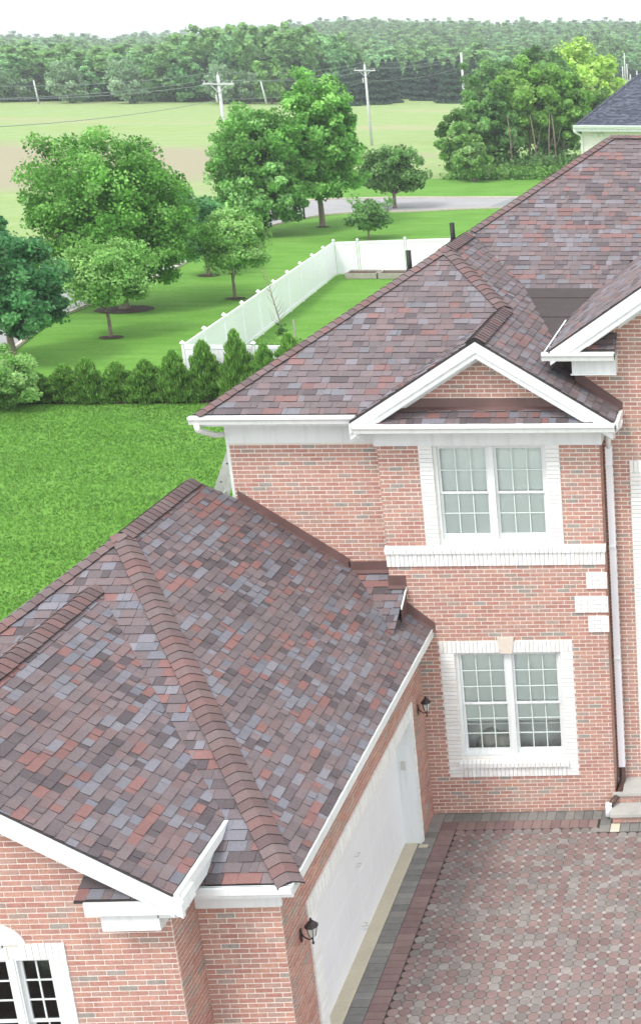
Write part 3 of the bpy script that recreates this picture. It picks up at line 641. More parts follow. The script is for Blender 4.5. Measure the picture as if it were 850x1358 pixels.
arc = lambda x: 2.945+.32*math.sqrt(max(0, 1-((x+3.25)/.76)**2)) 
def b2(z):
    return (-5.4, -.93) if z < 3.3 else (-5.4, -.93-(z-3.5)/.65 if z > 3.5 else -.93)
sk = [(-4.42, -2.08, .85, 2.945)]+[(-3.25-.76*math.sqrt(max(.0, 1-((z-2.945)/.33)**2)), -3.25+.76*math.sqrt(max(.0, 1-((z-2.945)/.33)**2)), z-C_/2, z+C_/2) for z in [2.945+C_*(.5+i) for i in range(5)]]
lay(bricks, W2, wall_2, -5.4, -.93, 0, 5.2, skip=sk, bound=b2, seed=24, off=.03)
lay_white(whites, W2, wall_2, -2.27, -2.08, .85, 2.745, False, .02); lay_white(whites, W2, wall_2, -4.42, -4.27, .85, 2.745, False, .02)
lay_white(whites, W2, wall_2, -2.56, -2.08, 2.745, 2.945, True, .02); lay_white(whites, W2, wall_2, -4.42, -3.94, 2.745, 2.945, True, .02)
for i in range(26):        # elliptical head of painted bricks
    a0, a1 = math.pi*i/26+.006, math.pi*(i+1)/26-.006; q = []
    for (rx, rz, a) in ((.50, .27, a0), (.77, .36, a0), (.77, .36, a1), (.50, .27, a1)): q.append(W2.p(-3.25+rx*math.cos(a), 2.935+rz*math.sin(a), .024))
    q2 = [tuple(np.array(v)+(0, .03, 0)) for v in q]
    whites.add(q+q2, [(3, 2, 1, 0), (0, 1, 5, 4), (1, 2, 6, 5), (2, 3, 7, 6), (3, 0, 4, 7)], [0]*5, random.choice(WB_C), wall_2)
V, F = W2.boxf(-3.78, -2.70, 2.745, 2.90, -.004, .012); nb = MB(); nb.add(V, F); nb.build('window_transom', 'white', house)
fan = MB(); fan.prism([W2.p(-3.25+.52*math.cos(a), 2.90+.3*math.sin(a), .016) for a in np.linspace(0, math.pi, 17)], (0, .02, 0)); fan.build('fanlight', 'dark_room', house)
fm_ = MB(); fm_.tube([W2.p(-3.25+.5*math.cos(a), 2.91+.28*math.sin(a), .02) for a in np.linspace(0, math.pi, 17)], .018, 6)
for a in (.6, 1.2, math.pi-1.2, math.pi-.6): fm_.tube([W2.p(-3.25, 2.91, .022), W2.p(-3.25+.5*math.cos(a), 2.91+.28*math.sin(a), .022)], .01, 5)
fm_.build('fanlight_bar', 'white', house)
wp = window(W2, house, -2.66, -2.255, .9, 2.745, units=1, cols=2, rows=(3, 4), fw=.03, depth=.04, glass='darkglass', sashw=.03, zmid=1.9)
window(W2, house, -4.27, -3.865, .9, 2.745, units=1, cols=2, rows=(3, 4), fw=.03, depth=.04, glass='darkglass', sashw=.03, zmid=1.9)
window(W2, house, -3.80, -2.70, .9, 2.745, units=1, cols=4, rows=(3, 4), fw=.04, depth=.04, glass='darkglass', sashw=.03, zmid=1.9)
for a in (-2.72, -3.86): V, F = W2.boxf(a, a+.07, .9, 2.745, -.08, .004); nb = MB(); nb.add(V, F); nb.build('window_mullion', 'white', house)
room(W2, house, -4.27, -2.27, .9, 2.745, m='dark_room')
# garage roof slopes
XR2 = -.70
sad = zpl(4.06, 0, .5)
roof_plane(shing, house, 3.519, -.72, 0, [[(.235, -6.97), (.235, -.004), (-.36, -.004), (-.36, hipy(-.36))], [(-.36, hipy(-.36)), (-.36, YB-.005), (-2.66, YB-.005), (-3.2, .08), (-3.2, YP)]], seed=31, expo=.118, lift=.8, pal=GPAL, tabs=(.06, .22))
roof_plane(shing, house, 3.352+.535*6.97, 0, .535, [[(XR2, -6.97), (.235, -6.97), (XR2, hipy(XR2))], [(XR2, YE), (XR2, hipy(XR2)), (-3.2, YP), (-3.25, YT)], [(-5.8, -6.97), (-5.8, hipl(-5.8)), (-6.635, -6.97)], [(-3.2, YP), (-5.8, hipl(-5.8)), (-5.8, YE), (-3.25, YT)]], seed=32, expo=.135, lift=.8, pal=GPAL)
roof_plane(shing, house, 3.519+.72*6.4, .72, 0, [[(-3.2, .08), (-6.635, .08), (-6.635, -6.97), (-3.2, YP)]], seed=33)
roof_plane(shing, house, 5.4-.65*3.25, -.65, 0, [[(XR2, -7.72), (XR2, YE), (-3.25, YT), (-3.25, -7.72)]], seed=34, expo=.118, lift=.8, pal=GPAL, tabs=(.06, .24))
roof_plane(shing, house, 5.4+.65*3.25, .65, 0, [[(-5.8, -7.72), (-5.8, YE), (-3.25, YT), (-3.25, -7.72)]], seed=35)
# small cricket roof against the bay
ys = lambda x: (3.519-.72*x-4.06)/.5
roof_plane(shing, house, 4.06, 0, .5, [[(-.12, ys(-.12)), (-.12, -.004), (-.36, -.004), (-.36, ys(-.36))], [(-.36, ys(-.36)), (-.36, YB-.004), (-.97, YB-.004)]], seed=36, thick=.02)
ridge_caps(caps, house, (.235, -6.97), (-3.2, YP), GF_, GR_, seed=11, w=.15); ridge_caps(caps, house, (-6.635, -6.97), (-3.2, YP), GF_, GL_, seed=12, w=.13)
ridge_caps(caps, house, (-3.2, YP-.02), (-3.2, .06), GR_, GL_, vent=True, thing=house, seed=13, w=.15)
ridge_caps(caps, house, (-3.25, -7.72), (-3.25, YT-.05), G2R, G2L, vent=True, thing=house, seed=14, w=.15)
# flashings where the garage roof meets the walls
flash((-2.62, GR_(-2.62, 0)), (-1.02, GR_(-1.02, 0)), .17, WB); flash((-1.04, sad(0, YB)), (-.37, sad(0, YB)), .17, WB); flash((-.37, sad(0, 0)+.0), (-.10, sad(0, 0)), .19, WA); flash((-.12, GR_(-.12, 0)), (.29, GR_(.29, 0)), .20, WA, hq=.13)
b = MB(); b.prism([(-.1185, -.39, 3.61), (-.1185, -.01, 3.62), (-.1185, -.01, 4.03), (-.1185, -.385, 3.85)], (.008, 0, 0)); b.build('cricket_side', 'brown', house)
b = MB(); b.prism([(-.11, -.40, 3.835), (-.11, -.02, 4.02), (-.11, -.02, 4.06), (-.11, -.40, 3.875)], (.02, 0, 0)); b.build('drip_edge', 'gutter', house)
# eaves of the garage
board((.215, -6.985, 3.22), (.262, -.01, 3.345), name='fascia_board'); board((.004, -6.95, 3.20), (.214, -.006, 3.222), name='soffit'); board((.002, -6.758, 3.06), (.028, -.03, 3.199))
board((XR2-.1, -7.01, 3.20), (.262, -6.986, 3.345), name='fascia_board'); board((XR2-.1, -7.0, 3.262), (.255, -7.05, 3.345), name='gutter')
board((-.915, -6.98, 3.19), (.21, -6.762, 3.215), name='soffit'); board((-.915, -6.80, 2.94), (.035, -6.763, 3.189)); board((-.6, -6.83, 3.10), (.05, -6.801, 3.188), name='crown_moulding')
# eave and rake of the left front gable
board((XR2+.002, -7.70, 3.62), (XR2+.055, YE+.05, 3.735), 'gutter', 'gutter'); board((XR2-.2, -7.7, 3.55), (XR2-.01, -6.0, 3.575), name='soffit')
for (x1, sgn) in ((XR2, 1), (-5.8, -1)):
    f = lambda xx, dz: 5.4-.03-.65*abs(xx+3.25)-dz
    for (dt, dd, ya, yb) in ((0, .17, -7.765, -7.70), (.16, .24, -7.735, -7.69), (.22, .25, -7.70, -7.367), (.24, .34, -7.40, -7.375)):
        b = MB(); xe = x1+(.10 if sgn > 0 and dt == 0 else 0); b.prism([(-3.25, ya, f(-3.25, dt)), (xe, ya, f(xe, dt)), (xe, ya, f(xe, dd)), (-3.25, ya, f(-3.25, dd))], (0, yb-ya, 0)); b.build('rake_board', 'white', house)
board((-1.62, -7.72, 3.50), (-.62, -7.37, 3.66), name='cornice_return'); board((-1.5, -7.66, 3.27), (-.90, -7.37, 3.499)); board((-.915, -7.66, 3.42), (-.70, -6.4, 3.56), name='soffit')
roof_plane(shing, house, 3.67+.42*7.72, 0, .42, [[(-1.72, -7.70), (-1.0, -7.70), (-1.2, -7.40), (-1.72, -7.40)]], seed=37, thick=.03)

# ------------------------------------------------------------------ wall lanterns on the garage wall
def lantern(y, z, label):
    t = tag(empty('wall_lantern', (.012, y, z)), label, 'wall lamp', 'lanterns beside the garage door')
    b = MB(); b.tube([(0, 0, -.10), (.015, 0, -.10)], [.055, .045], 14); b.tube([(0, 0, -.17), (.012, 0, -.17)], .02, 8); b.box((0, -.022, -.2), (.012, .022, .02)); b.build('backplate', 'dark_metal', t)
    a = MB(); a.tube([(.01, 0, -.08), (.06, 0, -.13), (.12, 0, -.17), (.17, 0, -.15), (.18, 0, -.10)], .011, 8); a.tube([(.18, 0, -.1), (.18, 0, -.22), (.18, 0, -.26)], [.012, .012, .004], 8); a.tube([(.18, 0, -.215), (.18, 0, -.235)], .02, 8); a.build('arm', 'dark_metal', t, smooth=True)
    g = MB(); n = 6; g.tube([(.18, 0, -.10), (.18, 0, .06)], [.05, .085], n, caps=False); g.build('lamp_glass', 'lampglass', t)
    f = MB()
    for i in range(n):
        q = 2*math.pi*i/n; v = Vector((0, 0, 0)); 
        f.tube([(.18+.052*math.cos(q), .052*math.sin(q), -.10), (.18+.088*math.cos(q), .088*math.sin(q), .06)], .006, 5)
    f.tube([(.18, 0, -.115), (.18, 0, -.10)], [.03, .056], n); f.tube([(.18, 0, .055), (.18, 0, .07)], [.095, .10], n); f.build('lantern_frame', 'dark_metal', t)
    h = MB(); h.tube([(.18, 0, .07), (.18, 0, .10), (.18, 0, .14), (.18, 0, .155), (.18, 0, .185)], [.11, .08, .045, .02, .022], 10); h.tube([(.18, 0, .185), (.18, 0, .21)], [.022, .006], 8); h.build('lantern_hood', 'dark_metal', t, smooth=False); t.scale = (.74, .8, .8)
lantern(-.42, 2.20, 'black metal wall lantern on the short brick wall between garage door and lower window')
lantern(-6.30, 2.27, 'black metal wall lantern near the outer brick corner, left of the garage door')

# ------------------------------------------------------------------ ladder leaning on the far side wall
lad = tag(empty('ladder', (-4.9, 1.25, 0)), 'aluminium ladder leaning against the left side wall behind the garage roof', 'ladder')
lx = lambda z: (-2.96-.43*(5.9-z))+4.9
for dy in (-.22, .22):
    b = MB(); 
    for (o0, o1, t) in ((-.045, .045, .005), ): b.prism([(lx(.0)-.075, dy-.013, 0), (lx(.0)+.075, dy-.013, 0), (lx(6.25)+.075, dy-.013, 6.25), (lx(6.25)-.075, dy-.013, 6.25)], (0, .026, 0))
    b.build('stile', 'alu', lad)
for i in range(20):
    z = .3+i*.305; b = MB(); b.tube([(lx(z), -.235, z), (lx(z), .235, z)], .018, 8); b.build('rung', 'alu', lad)
    c = MB(); c.tube([(lx(z), -.2365, z), (lx(z), -.238, z)], .014, 8); c.build('rung_end', 'black', lad)

# ------------------------------------------------------------------ front steps
st = tag(empty('front_steps', (3.6, 0, 0)), 'two grey stone slab steps on brick risers beside the downspout', 'steps')
def sbox(a, b_, m, name, p=st): q = MB(); q.box((a[0]-3.6, a[1], a[2]), (b_[0]-3.6, b_[1], b_[2])); return q.build(name, m, p)
sbox((3.13, -.08, .30), (6.2, .475, .35), 'concrete', 'upper_slab'); sbox((2.965, -.08, .301), (3.129, .0-.012, .351), 'concrete', 'upper_slab'); sbox((2.955, -.44, .12), (6.2, -.03, .17), 'concrete', 'lower_slab')
sbox((3.0, -.045, .171), (6.15, -.02, .299), 'wmortar', 'riser_core'); sbox((2.99, -.40, 0), (6.15, -.06, .119), 'wmortar', 'riser_core')
sb = Bag('riser_brick', ['brick'], st)
for (y, z0, x0, off) in ((-.045, .175, 3.0, 0), (-.045, .24, 3.0, .1), (-.40, .004, 2.99, 0), (-.40, .064, 2.99, .1)):
    x = x0-off
    while x < 6.1:
        a, b_ = max(x+.006, x0+.004), min(x+.195, 6.14); q = MB(); q.box((a-3.6, y-.01, z0+.004), (b_-3.6, y+.004, z0+.054)); sb.add(q.v, q.f, q.m, BR_C[random.randrange(4)]*random.uniform(.85, 1.05), st); x += MOD
sb.finish() 

# ================================================================== GROUND, ROAD, DRIVEWAY
bear = lambda px, y: (px-1000)/1950*(y+20.3)+5.4          # world x on a given bearing from the house at depth y
def sstep(a, b, x): t = max(0, min(1, (x-a)/(b-a))); return t*t*(3-2*t)
def terrain(x, y):
    r = (x-5.4)/(max(y, 1)+20.3); q = 1000+r*1950
    h = sstep(340, 1050, y)*(1.5+13*sstep(130, 520, q))
    return h + (.8*math.sin(x*.021+1)*math.cos(y*.013) if y > 360 else 0)
def edge_y(x):
    """where the woods begin"""
    best = 275
    for y in (275, 300, 330):
        q = 1000+(x-5.4)/(y+20.3)*1950
        if q > 440: best = 305
        if q > 740: best = 430
    return best
xs = sorted(set([-1500, -1100, -800, -600, -450]+list(range(-360, 241, 20))+[300, 450, 700, 1000])); ys_ = sorted(set([-120, -60, 0, 60, 120, 180, 240]+list(range(260, 700, 20))+list(range(700, 1500, 50))+[1700, 2200, 3000]))
gv = [(x, y, terrain(x, y)-.05) for y in ys_ for x in xs]; nx = len(xs)
gf = [(j*nx+i, j*nx+i+1, (j+1)*nx+i+1, (j+1)*nx+i) for j in range(len(ys_)-1) for i in range(nx-1)]
gm = [1 if (ys_[j]+10) > edge_y((xs[i]+xs[i+1])/2)+10 else 0 for j in range(len(ys_)-1) for i in range(nx-1)]
tag(new_obj('field', gv, gf, ['field', 'forest_floor'], fm=gm, smooth=True), kind='structure')
def sheet(name, pts, z, m): return tag(new_obj(name, [(x, y, z) for x, y in ccw(pts)], [tuple(range(len(pts)))], m), kind='structure')
def curve(pts, n=6):
    out = []
    for i in range(len(pts)-1):
        p0, p1, p2, p3 = (np.array(pts[max(0, min(len(pts)-1, i+k))], float) for k in (-1, 0, 1, 2))
        for j in range(n):
            t = j/n; out.append(tuple(.5*((2*p1)+(-p0+p2)*t+(2*p0-5*p1+4*p2-p3)*t*t+(-p0+3*p1-3*p2+p3)*t**3)))
    return out+[tuple(pts[-1])]
near = curve([(-19, 8), (-22.5, 24), (-25.0, 36), (-26.4, 42.5), (-26.7, 49), (-27.0, 58), (-28.4, 69), (-27.6, 78), (-25.4, 83.6), (-20, 85.3), (-14.4, 87.6), (0, 91), (40, 96)])
far = curve([(-25.5, 8), (-29, 24), (-31.6, 36), (-33, 42.5), (-33.5, 49), (-34.2, 58), (-36, 70), (-35.4, 84), (-31, 91.5), (-25, 94.2), (-14.4, 94.9), (0, 98), (40, 103)])
def strip(name, A, B, z, m):
    n = len(A); V = [(x, y, z) for x, y in A]+[(x, y, z) for x, y in B]; return tag(new_obj(name, V, [(i, i+1, n+i+1, n+i) for i in range(n-1)][::1], m), kind='structure')
def fix_up(o):
    me = o.data; me.update()
    if me.polygons[0].normal.z < 0: me.flip_normals()
    return o
fix_up(strip('road', near, far, -.012, 'asphalt'))
lawn_out = [(x-.1, y) for x, y in near]
sheet('lawn', [(-19, 8)]+lawn_out[1:]+[(60, 90), (60, -60), (-19, -60)], -.02, 'lawn')
fo = [(x, y) for x, y in far]
fix_up(strip('verge', [(x+.05, y-.1) for x, y in far], [(x-2.5*(1 if i < 40 else .2), y+(2 if i < 40 else 17)) for i, (x, y) in enumerate(far)], -.03, 'lawn'))
def kerb(A, nrm_sign, name):
    b = MB(); n = len(A); V = []
    for i in range(n):
        p, q = np.array(A[max(0, i-1)]), np.array(A[min(n-1, i+1)]); d = (q-p)/np.linalg.norm(q-p); s = np.array((-d[1], d[0]))*nrm_sign; a = np.array(A[i])
        V += [(*a, -.01), (*a, .10), (*(a+s*.16), .11), (*(a+s*.16), -.01)]
    F = [(4*i+j, 4*i+4+j, 4*i+5+j, 4*i+1+j) for i in range(n-1) for j in range(3)]
    o = new_obj(name, V, F, 'kerb'); return tag(o, kind='structure')
kerb(far, 1, 'kerb'); kerb(near, -1, 'kerb')
sheet('driveway_apron', [(-15.3, 87.4), (-14.4, 95.0), (-6, 96.7), (-6, 89.4)], -.006, 'apron')
sheet('added_forecourt', [(-30, -7.4), (-30, -58), (45, -58), (45, -7.4)], -.014, 'added_forecourt')  # unseen paving, added to keep green lawn bounce off the white trim
# --- paver driveway
drv = sheet('driveway', [(-.25, -.004), (-.25, -12), (9, -12), (9, -.004)], -.012, 'joint')
pav = Bag('paver', ['paver'], drv); octs = Bag('octagon_paver', ['paver'], drv); dots = Bag('square_paver', ['paver'], drv)
PINK = [np.array(srgb(*c)[:3]) for c in ((133, 114, 111), (128, 108, 106), (137, 118, 114), (131, 112, 109))]; GREY = [np.array(srgb(*c)[:3]) for c in ((134, 127, 124), (128, 121, 118), (142, 136, 132), (127, 120, 117))]
PALE = [np.array(srgb(*c)[:3]) for c in ((160, 153, 148), (148, 142, 138), (130, 126, 121))]; DG = [np.array(srgb(*c)[:3]) for c in ((130, 129, 125), (122, 121, 118), (137, 135, 130), (126, 124, 120))]
RED = [np.array(srgb(*c)[:3]) for c in ((134, 113, 110), (128, 106, 105), (138, 118, 114))]
def poly_paver(bag, P, col, bev=.006, zt=0.0):
    c = np.mean(P, 0); P = np.array(P); I = c+(P-c)*(1-bev/np.max(np.linalg.norm(P-c, axis=1))*1.6); n = len(P); z = zt+random.uniform(-.0018, .0018)
    V = [(*p, z) for p in I]+[(*p, z-.004) for p in P]+[(*p, -.02) for p in P]
    F = [tuple(range(n))]+[(i, n+i, n+(i+1) % n, (i+1) % n) for i in range(n)]+[(n+i, 2*n+i, 2*n+(i+1) % n, n+(i+1) % n) for i in range(n)]
    bag.add(V, F, [0]*len(F), col*random.uniform(.93, 1.07), drv)
def rect_paver(x0, y0, x1, y1, cols): j = .0025; poly_paver(pav, [(x0+j, y0+j), (x1-j, y0+j), (x1-j, y1-j), (x0+j, y1-j)], random.choice(cols))
y = -.26
while y > -7.6: rect_paver(-.045, y-.152, .203, y, DG); y -= .152
y = -.51
while y > -7.6: rect_paver(.205, y-.152, .462, y, RED); y -= .152
rect_paver(-.04, -.26, .203, -.004, DG); rect_paver(.205, -.51, .462, -.265, RED)
x = .205
while x < 2.76: rect_paver(x, -.262, x+.152, -.004, DG); x += .152
x = .464
while x < 2.62: rect_paver(x, -.512, x+.152, -.265, RED); x += .152
rect_paver(2.79, -.262, 2.985, -.13, DG); rect_paver(2.79, -.13, 2.985, -.004, DG); rect_paver(2.78, -.45, 2.96, -.265, DG); rect_paver(2.78, -.655, 2.96, -.455, DG)
rect_paver(2.965, -.655, 3.12, -.41, [np.array(srgb(196, 190, 172)[:3])])
x = 3.125
while x < 6: rect_paver(x, -.655, x+.152, -.405, DG); x += .152
A_ = .155; s8 = A_*.2071
def inreg(x, y): return (x > .462 and y < -.515) and not (x > 2.77 and y > -.66)
for i in range(0, 42):
    for j in range(0, 50):
        cx, cy = .545+i*A_, -.595-j*A_
        R = .5*A_-.0042
        if inreg(cx-.04, cy+.04):
            P = [(-s8, -R), (s8, -R), (R, -s8), (R, s8), (s8, R), (-s8, R), (-R, s8), (-R, -s8)]
            P = clip_poly([(cx+a, cy+b_) for a, b_ in P], [(.466, -9), (9, -9), (9, -.516), (.466, -.516)])
            v = math.sin(i*.9+j*.37)+math.sin(j*1.3-i*.5); col = random.choice(PINK if random.random() < .58 else GREY)
            if len(P) > 2: poly_paver(octs, P, col, .007)
        dx, dy = cx+A_/2, cy-A_/2
        if inreg(dx-.02, dy+.02): q = A_*.5*.5858-.004; poly_paver(dots, [(dx, dy-q), (dx+q, dy), (dx, dy+q), (dx-q, dy)], random.choice(PALE), .004)
for b_ in (pav, octs, dots): b_.finish()
th = MB(); th.box((-.258, -5.75, -.01), (-.047, -.87, .012)); th.build('threshold', 'beige', drv); th = MB(); th.box((-.02, -1.02, -.01), (.12, -.93, .006)); th.build('door_track_block', 'beige', drv)

# ================================================================== FENCE
def fence(pts, label, first=None, spacing=2.42):
    t = tag(empty('vinyl_fence', (*pts[0], 0)), label, 'fence'); o = np.array(pts[0])
    for (A, B) in zip(pts[:-1], pts[1:]):
        A, B = np.array(A, float)-o, np.array(B, float)-o; L = np.linalg.norm(B-A); d = (B-A)/L; n = max(1, round(L/spacing)); s = np.array((-d[1], d[0]))
        for i in range(n+1):
            p = A+d*L*i/n
            if i < n:
                a, b_ = p+d*.065, A+d*L*(i+1)/n-d*.065; m = MB()
                def slab(a, b_, z0, z1, t_): m.prism([(*(a+s*t_), z0), (*(b_+s*t_), z0), (*(b_+s*t_), z1), (*(a+s*t_), z1)], (*(-s*2*t_), 0))
                slab(a, b_, .06, .20, .03); slab(a, b_, 1.66, 1.80, .03); pl = m.build('fence_rail', 'vinyl', t); pl['kind'] = 'stuff'
                nb_ = 14; LL = np.linalg.norm(b_-a); m = MB()
                for k_ in range(nb_):
                    u, v = a+d*(LL*k_/nb_+.003), a+d*(LL*(k_+1)/nb_-.003); m.prism([(*(u+s*.012), .2), (*(v+s*.012), .2), (*(v+s*.012), 1.66), (*(u+s*.012), 1.66)], (*(-s*.024), 0))
                pl = m.build('fence_board', 'vinyl', t); pl['kind'] = 'stuff'
            m = MB(); q = .0625; c4 = lambda r, z: [(*(p+d*a*r+s*b_*r), z) for a, b_ in ((-1, -1), (1, -1), (1, 1), (-1, 1))]
            m.prism(c4(q*.6, 0), (0, 0, 1.86)); m.build('fence_post', 'vinyl', t)
            m = MB(); V = c4(.075, 1.86)+c4(.075, 1.89)+[(*p, 1.97)]; m.add(V, [(3, 2, 1, 0), (0, 1, 5, 4), (1, 2, 6, 5), (2, 3, 7, 6), (3, 0, 4, 7), (4, 5, 8), (5, 6, 8), (6, 7, 8), (7, 4, 8)]); m.build('post_cap', 'vinyl', t)
    return t
fence([(-7.5, 28.6), (-15.05, 28.97), (-17.39, 55.6), (-16.2, 55.9), (-9.0, 57.8), (4, 60)], 'white vinyl privacy fence with square post caps around the back lawn', spacing=2.62)
# raised beds
for i, (x0, x1) in enumerate(((-16.6, -14.95), (-14.85, -12.3))):
    t = tag(empty('raised_bed', ((x0+x1)/2, 55.0, 0)), ['short timber raised bed filled with soil in the far fence corner', 'longer timber raised bed filled with soil, right of the shorter one'][i], 'raised bed', 'timber beds at the back fence'); h = (x1-x0)/2
    for a, b_ in (((-h, -.6), (h, -.54)), ((-h, .54), (h, .6)), ((-h, -.535), (-h+.06, .535)), ((h-.06, -.535), (h, .535))): m = MB(); m.box((*a, 0), (*b_, .3)); m.build('bed_board', 'wood_bed', t)
    m = MB(); m.box((-h+.065, -.53, 0), (h-.065, .53, .22)); m.build('bed_soil', 'soil', t)
# mulch bed under the hedge and round the trees
def blob(name, cx, cy, rx, ry, n=40, seed=0, z=.012, m='mulch'):
    rnd = random.Random(seed); P = [(cx+rx*math.cos(2*math.pi*i/n)*(1+rnd.uniform(-.07, .07)), cy+ry*math.sin(2*math.pi*i/n)*(1+rnd.uniform(-.07, .07)), z) for i in range(n)]
    b = MB(); b.add(P+[(cx, cy, z+.05)], [(i, (i+1) % n, n) for i in range(n)]); o = b.build(name, m, None, center=False); return tag(o, kind='structure')
hb = [(-20.5+i*.25, 27.62+.05*math.sin(i*1.7)) for i in range(52)]+[(-7.6-i*.25, 28.9+.06*math.sin(i*2.1)) for i in range(52)]
tag(new_obj('hedge_bed', [(x, y, .005) for x, y in hb], [tuple(range(len(hb)))], 'mulch'), kind='structure')

# ================================================================== PLANTS
def crown_quads(C, Rr, n, size, clumps, cols, seed, spread=.2, inner=.35, flat=.75, lump=.16, droop=0, elong=1.0):
    g = np.random.default_rng(seed); C = np.array(C, float); Rr = np.array(Rr, float)
    u = g.normal(size=(clumps, 3)); u /= np.linalg.norm(u, axis=1)[:, None]
    ph = g.uniform(0, 6.28, (3, 3)); fr = g.uniform(1.6, 3.4, (3, 3))
    lob = 1+lump*sum(np.sin(u@fr[k]*1.7+ph[k, 0]) for k in range(3))/1.5
    rad = (inner+(1-inner)*g.random(clumps)**.55)*lob
    cc = u*rad[:, None]*Rr*(1-spread*.45)
    cs = spread*(.65+.7*g.random(clumps))
    k = g.integers(0, clumps, n); off = g.normal(size=(n, 3)); off /= np.maximum(1, np.linalg.norm(off, axis=1)/1.9)[:, None]
    off *= (cs[k][:, None]*Rr.mean()*.62)*np.array((1, 1, flat)); pos = cc[k]+off
    pos[:, 2] -= droop*np.maximum(0, np.linalg.norm(pos[:, :2]/Rr[:2], axis=1)-.5)*Rr[2]
    nr = pos/Rr; nr = nr/np.maximum(.15, np.linalg.norm(nr, axis=1))[:, None]*.7+g.normal(size=(n, 3))*.75+np.array((0, 0, .45)); nr /= np.linalg.norm(nr, axis=1)[:, None]
    t = np.cross(nr, g.normal(size=(n, 3))); t /= np.linalg.norm(t, axis=1)[:, None]; b = np.cross(nr, t)
    s = size*(.6+.8*g.random(n))[:, None]
    V = np.stack([pos-t*s*.5*elong, pos-b*s*.36, pos+t*s*.5*elong, pos+b*s*.36], 1)+C
    cb = cols[g.integers(0, len(cols), clumps)]*(1+g.uniform(-.16, .16, (clumps, 1)))
    tint = cb[k]*(1+g.uniform(-.22, .22, (n, 1)))*np.array((1, 1, 1)); hl = g.random(n) < .06; tint[hl] *= 1.35
    return V, np.clip(tint, 0, 1), cc+C
def gcol(*cs): return np.array([srgb(*c)[:3] for c in cs])
GL = 1.5
G_BRIGHT = GL*gcol((92, 132, 62), (106, 146, 70), (78, 118, 52), (120, 156, 84)); G_MID = 1.2*GL*gcol((74, 108, 56), (88, 124, 66), (64, 96, 48), (104, 136, 82))
G_DEEP = 1.12*GL*gcol((60, 108, 64), (70, 120, 72), (52, 94, 54), (90, 138, 86)); G_YEL = GL*gcol((140, 172, 70), (152, 182, 84), (124, 158, 62), (160, 186, 100))
G_OLIVE = 1.2*GL*gcol((98, 136, 68), (86, 124, 58), (112, 150, 82), (128, 160, 98)); G_ARB = 1.35*GL*gcol((84, 116, 52), (70, 102, 44), (98, 128, 62), (60, 90, 40)); G_GREY = 1.15*GL*gcol((112, 136, 104), (98, 124, 92), (124, 146, 116))
G_CON = 1.5*gcol((44, 70, 52), (52, 78, 58), (38, 62, 46), (58, 82, 62)); G_FOR = 1.75*GL*gcol((72, 106, 66), (84, 118, 74), (62, 96, 58), (94, 126, 84))
def tree(name, label, x, y, crowns, trunk, cols, n, size, seed, cat='tree', group=None, limbs=7, bark='bark', clumps=150, spread=.2, lean=0, mulch=None, **kw):
    """crowns: list of (dx, dy, zc, rx, ry, rz); trunk (radius, height of first fork)"""
    t = tag(empty(name, (x, y, 0)), label, cat, group); rnd = random.Random(seed); Vs, Ts, cl = [], [], []
    vol = [c[3]*c[5] for c in crowns]
    for i, c in enumerate(crowns):
        f = vol[i]/sum(vol); V, T, cc = crown_quads(c[:3], c[3:6], int(n*f), size, max(12, int(clumps*f)), cols, seed*13+i, spread=spread, **kw); Vs.append(V); Ts.append(T); cl.append(cc)
    quads_obj('crown', np.concatenate(Vs), 'leaf', t, np.concatenate(Ts)); cl = np.concatenate(cl); zc = crowns[0][2]; tr, fh = trunk
    b = MB(); top = (lean*1.4, 0, zc+crowns[0][5]*.35); b.tube([(0, 0, -.05), (lean*.1, 0, .15), (lean*.5, .02, fh*.6), (lean*.8, 0, fh), ((lean*.8+top[0])/2, .03, (fh+top[2])/2), top], [tr*1.5, tr*1.1, tr, tr*.85, tr*.55, tr*.15], 9); b.build('trunk', bark, t, smooth=True)
    for k in range(limbs):
        c = cl[rnd.randrange(len(cl))]; z0 = rnd.uniform(fh*.8, max(fh, zc*.8)); s = np.array((lean*.8, 0, z0)); m_ = (s+c)/2+np.array((0, 0, -.12*np.linalg.norm(c-s)))
        b = MB(); b.tube([tuple(s), tuple(m_), tuple(c)], [tr*.45, tr*.28, tr*.06], 6); b.build('limb', bark, t, smooth=True)
    if mulch: o = blob('mulch_ring', x, y, mulch, mulch*.8, seed=seed)
    return t
tree('maple_tree', 'big round bright green maple with a dark mulch ring, largest tree on the left', -24.4, 45.6, [(-.35, 0, 5.0, 3.65, 3.5, 3.8), (1.4, .3, 4.1, 2.7, 2.8, 3.0), (-1.4, 0, 3.7, 2.7, 2.7, 2.7), (.2, 0, 3.0, 3.3, 3.0, 2.0)], (.2, 1.3), gcol((96, 150, 62), (110, 166, 72), (82, 134, 52), (130, 182, 92))*1.1, 78000, .155, 1, clumps=560, spread=.14, lump=.11, mulch=1.3)
tree('young_tree', 'small light green tree with a forked trunk in front of the largest maple', -22.2, 39.1, [(.1, 0, 2.9, 1.9, 1.8, 1.35), (0, 0, 2.1, 1.7, 1.5, .7)], (.075, 1.05), G_OLIVE, 15750, .13, 2, clumps=112, spread=.24, mulch=.5)
tree('maple_tree', 'dark blue-green maple at the left edge of the photo', -23.7, 34.0, [(0, 0, 3.3, 2.5, 2.3, 2.2), (1.0, -.4, 2.5, 1.4, 1.5, 1.3), (-.3, 0, 5.3, .9, .8, .8)], (.14, 1.0), G_DEEP, 33000, .15, 3, clumps=300, spread=.15, lump=.1)
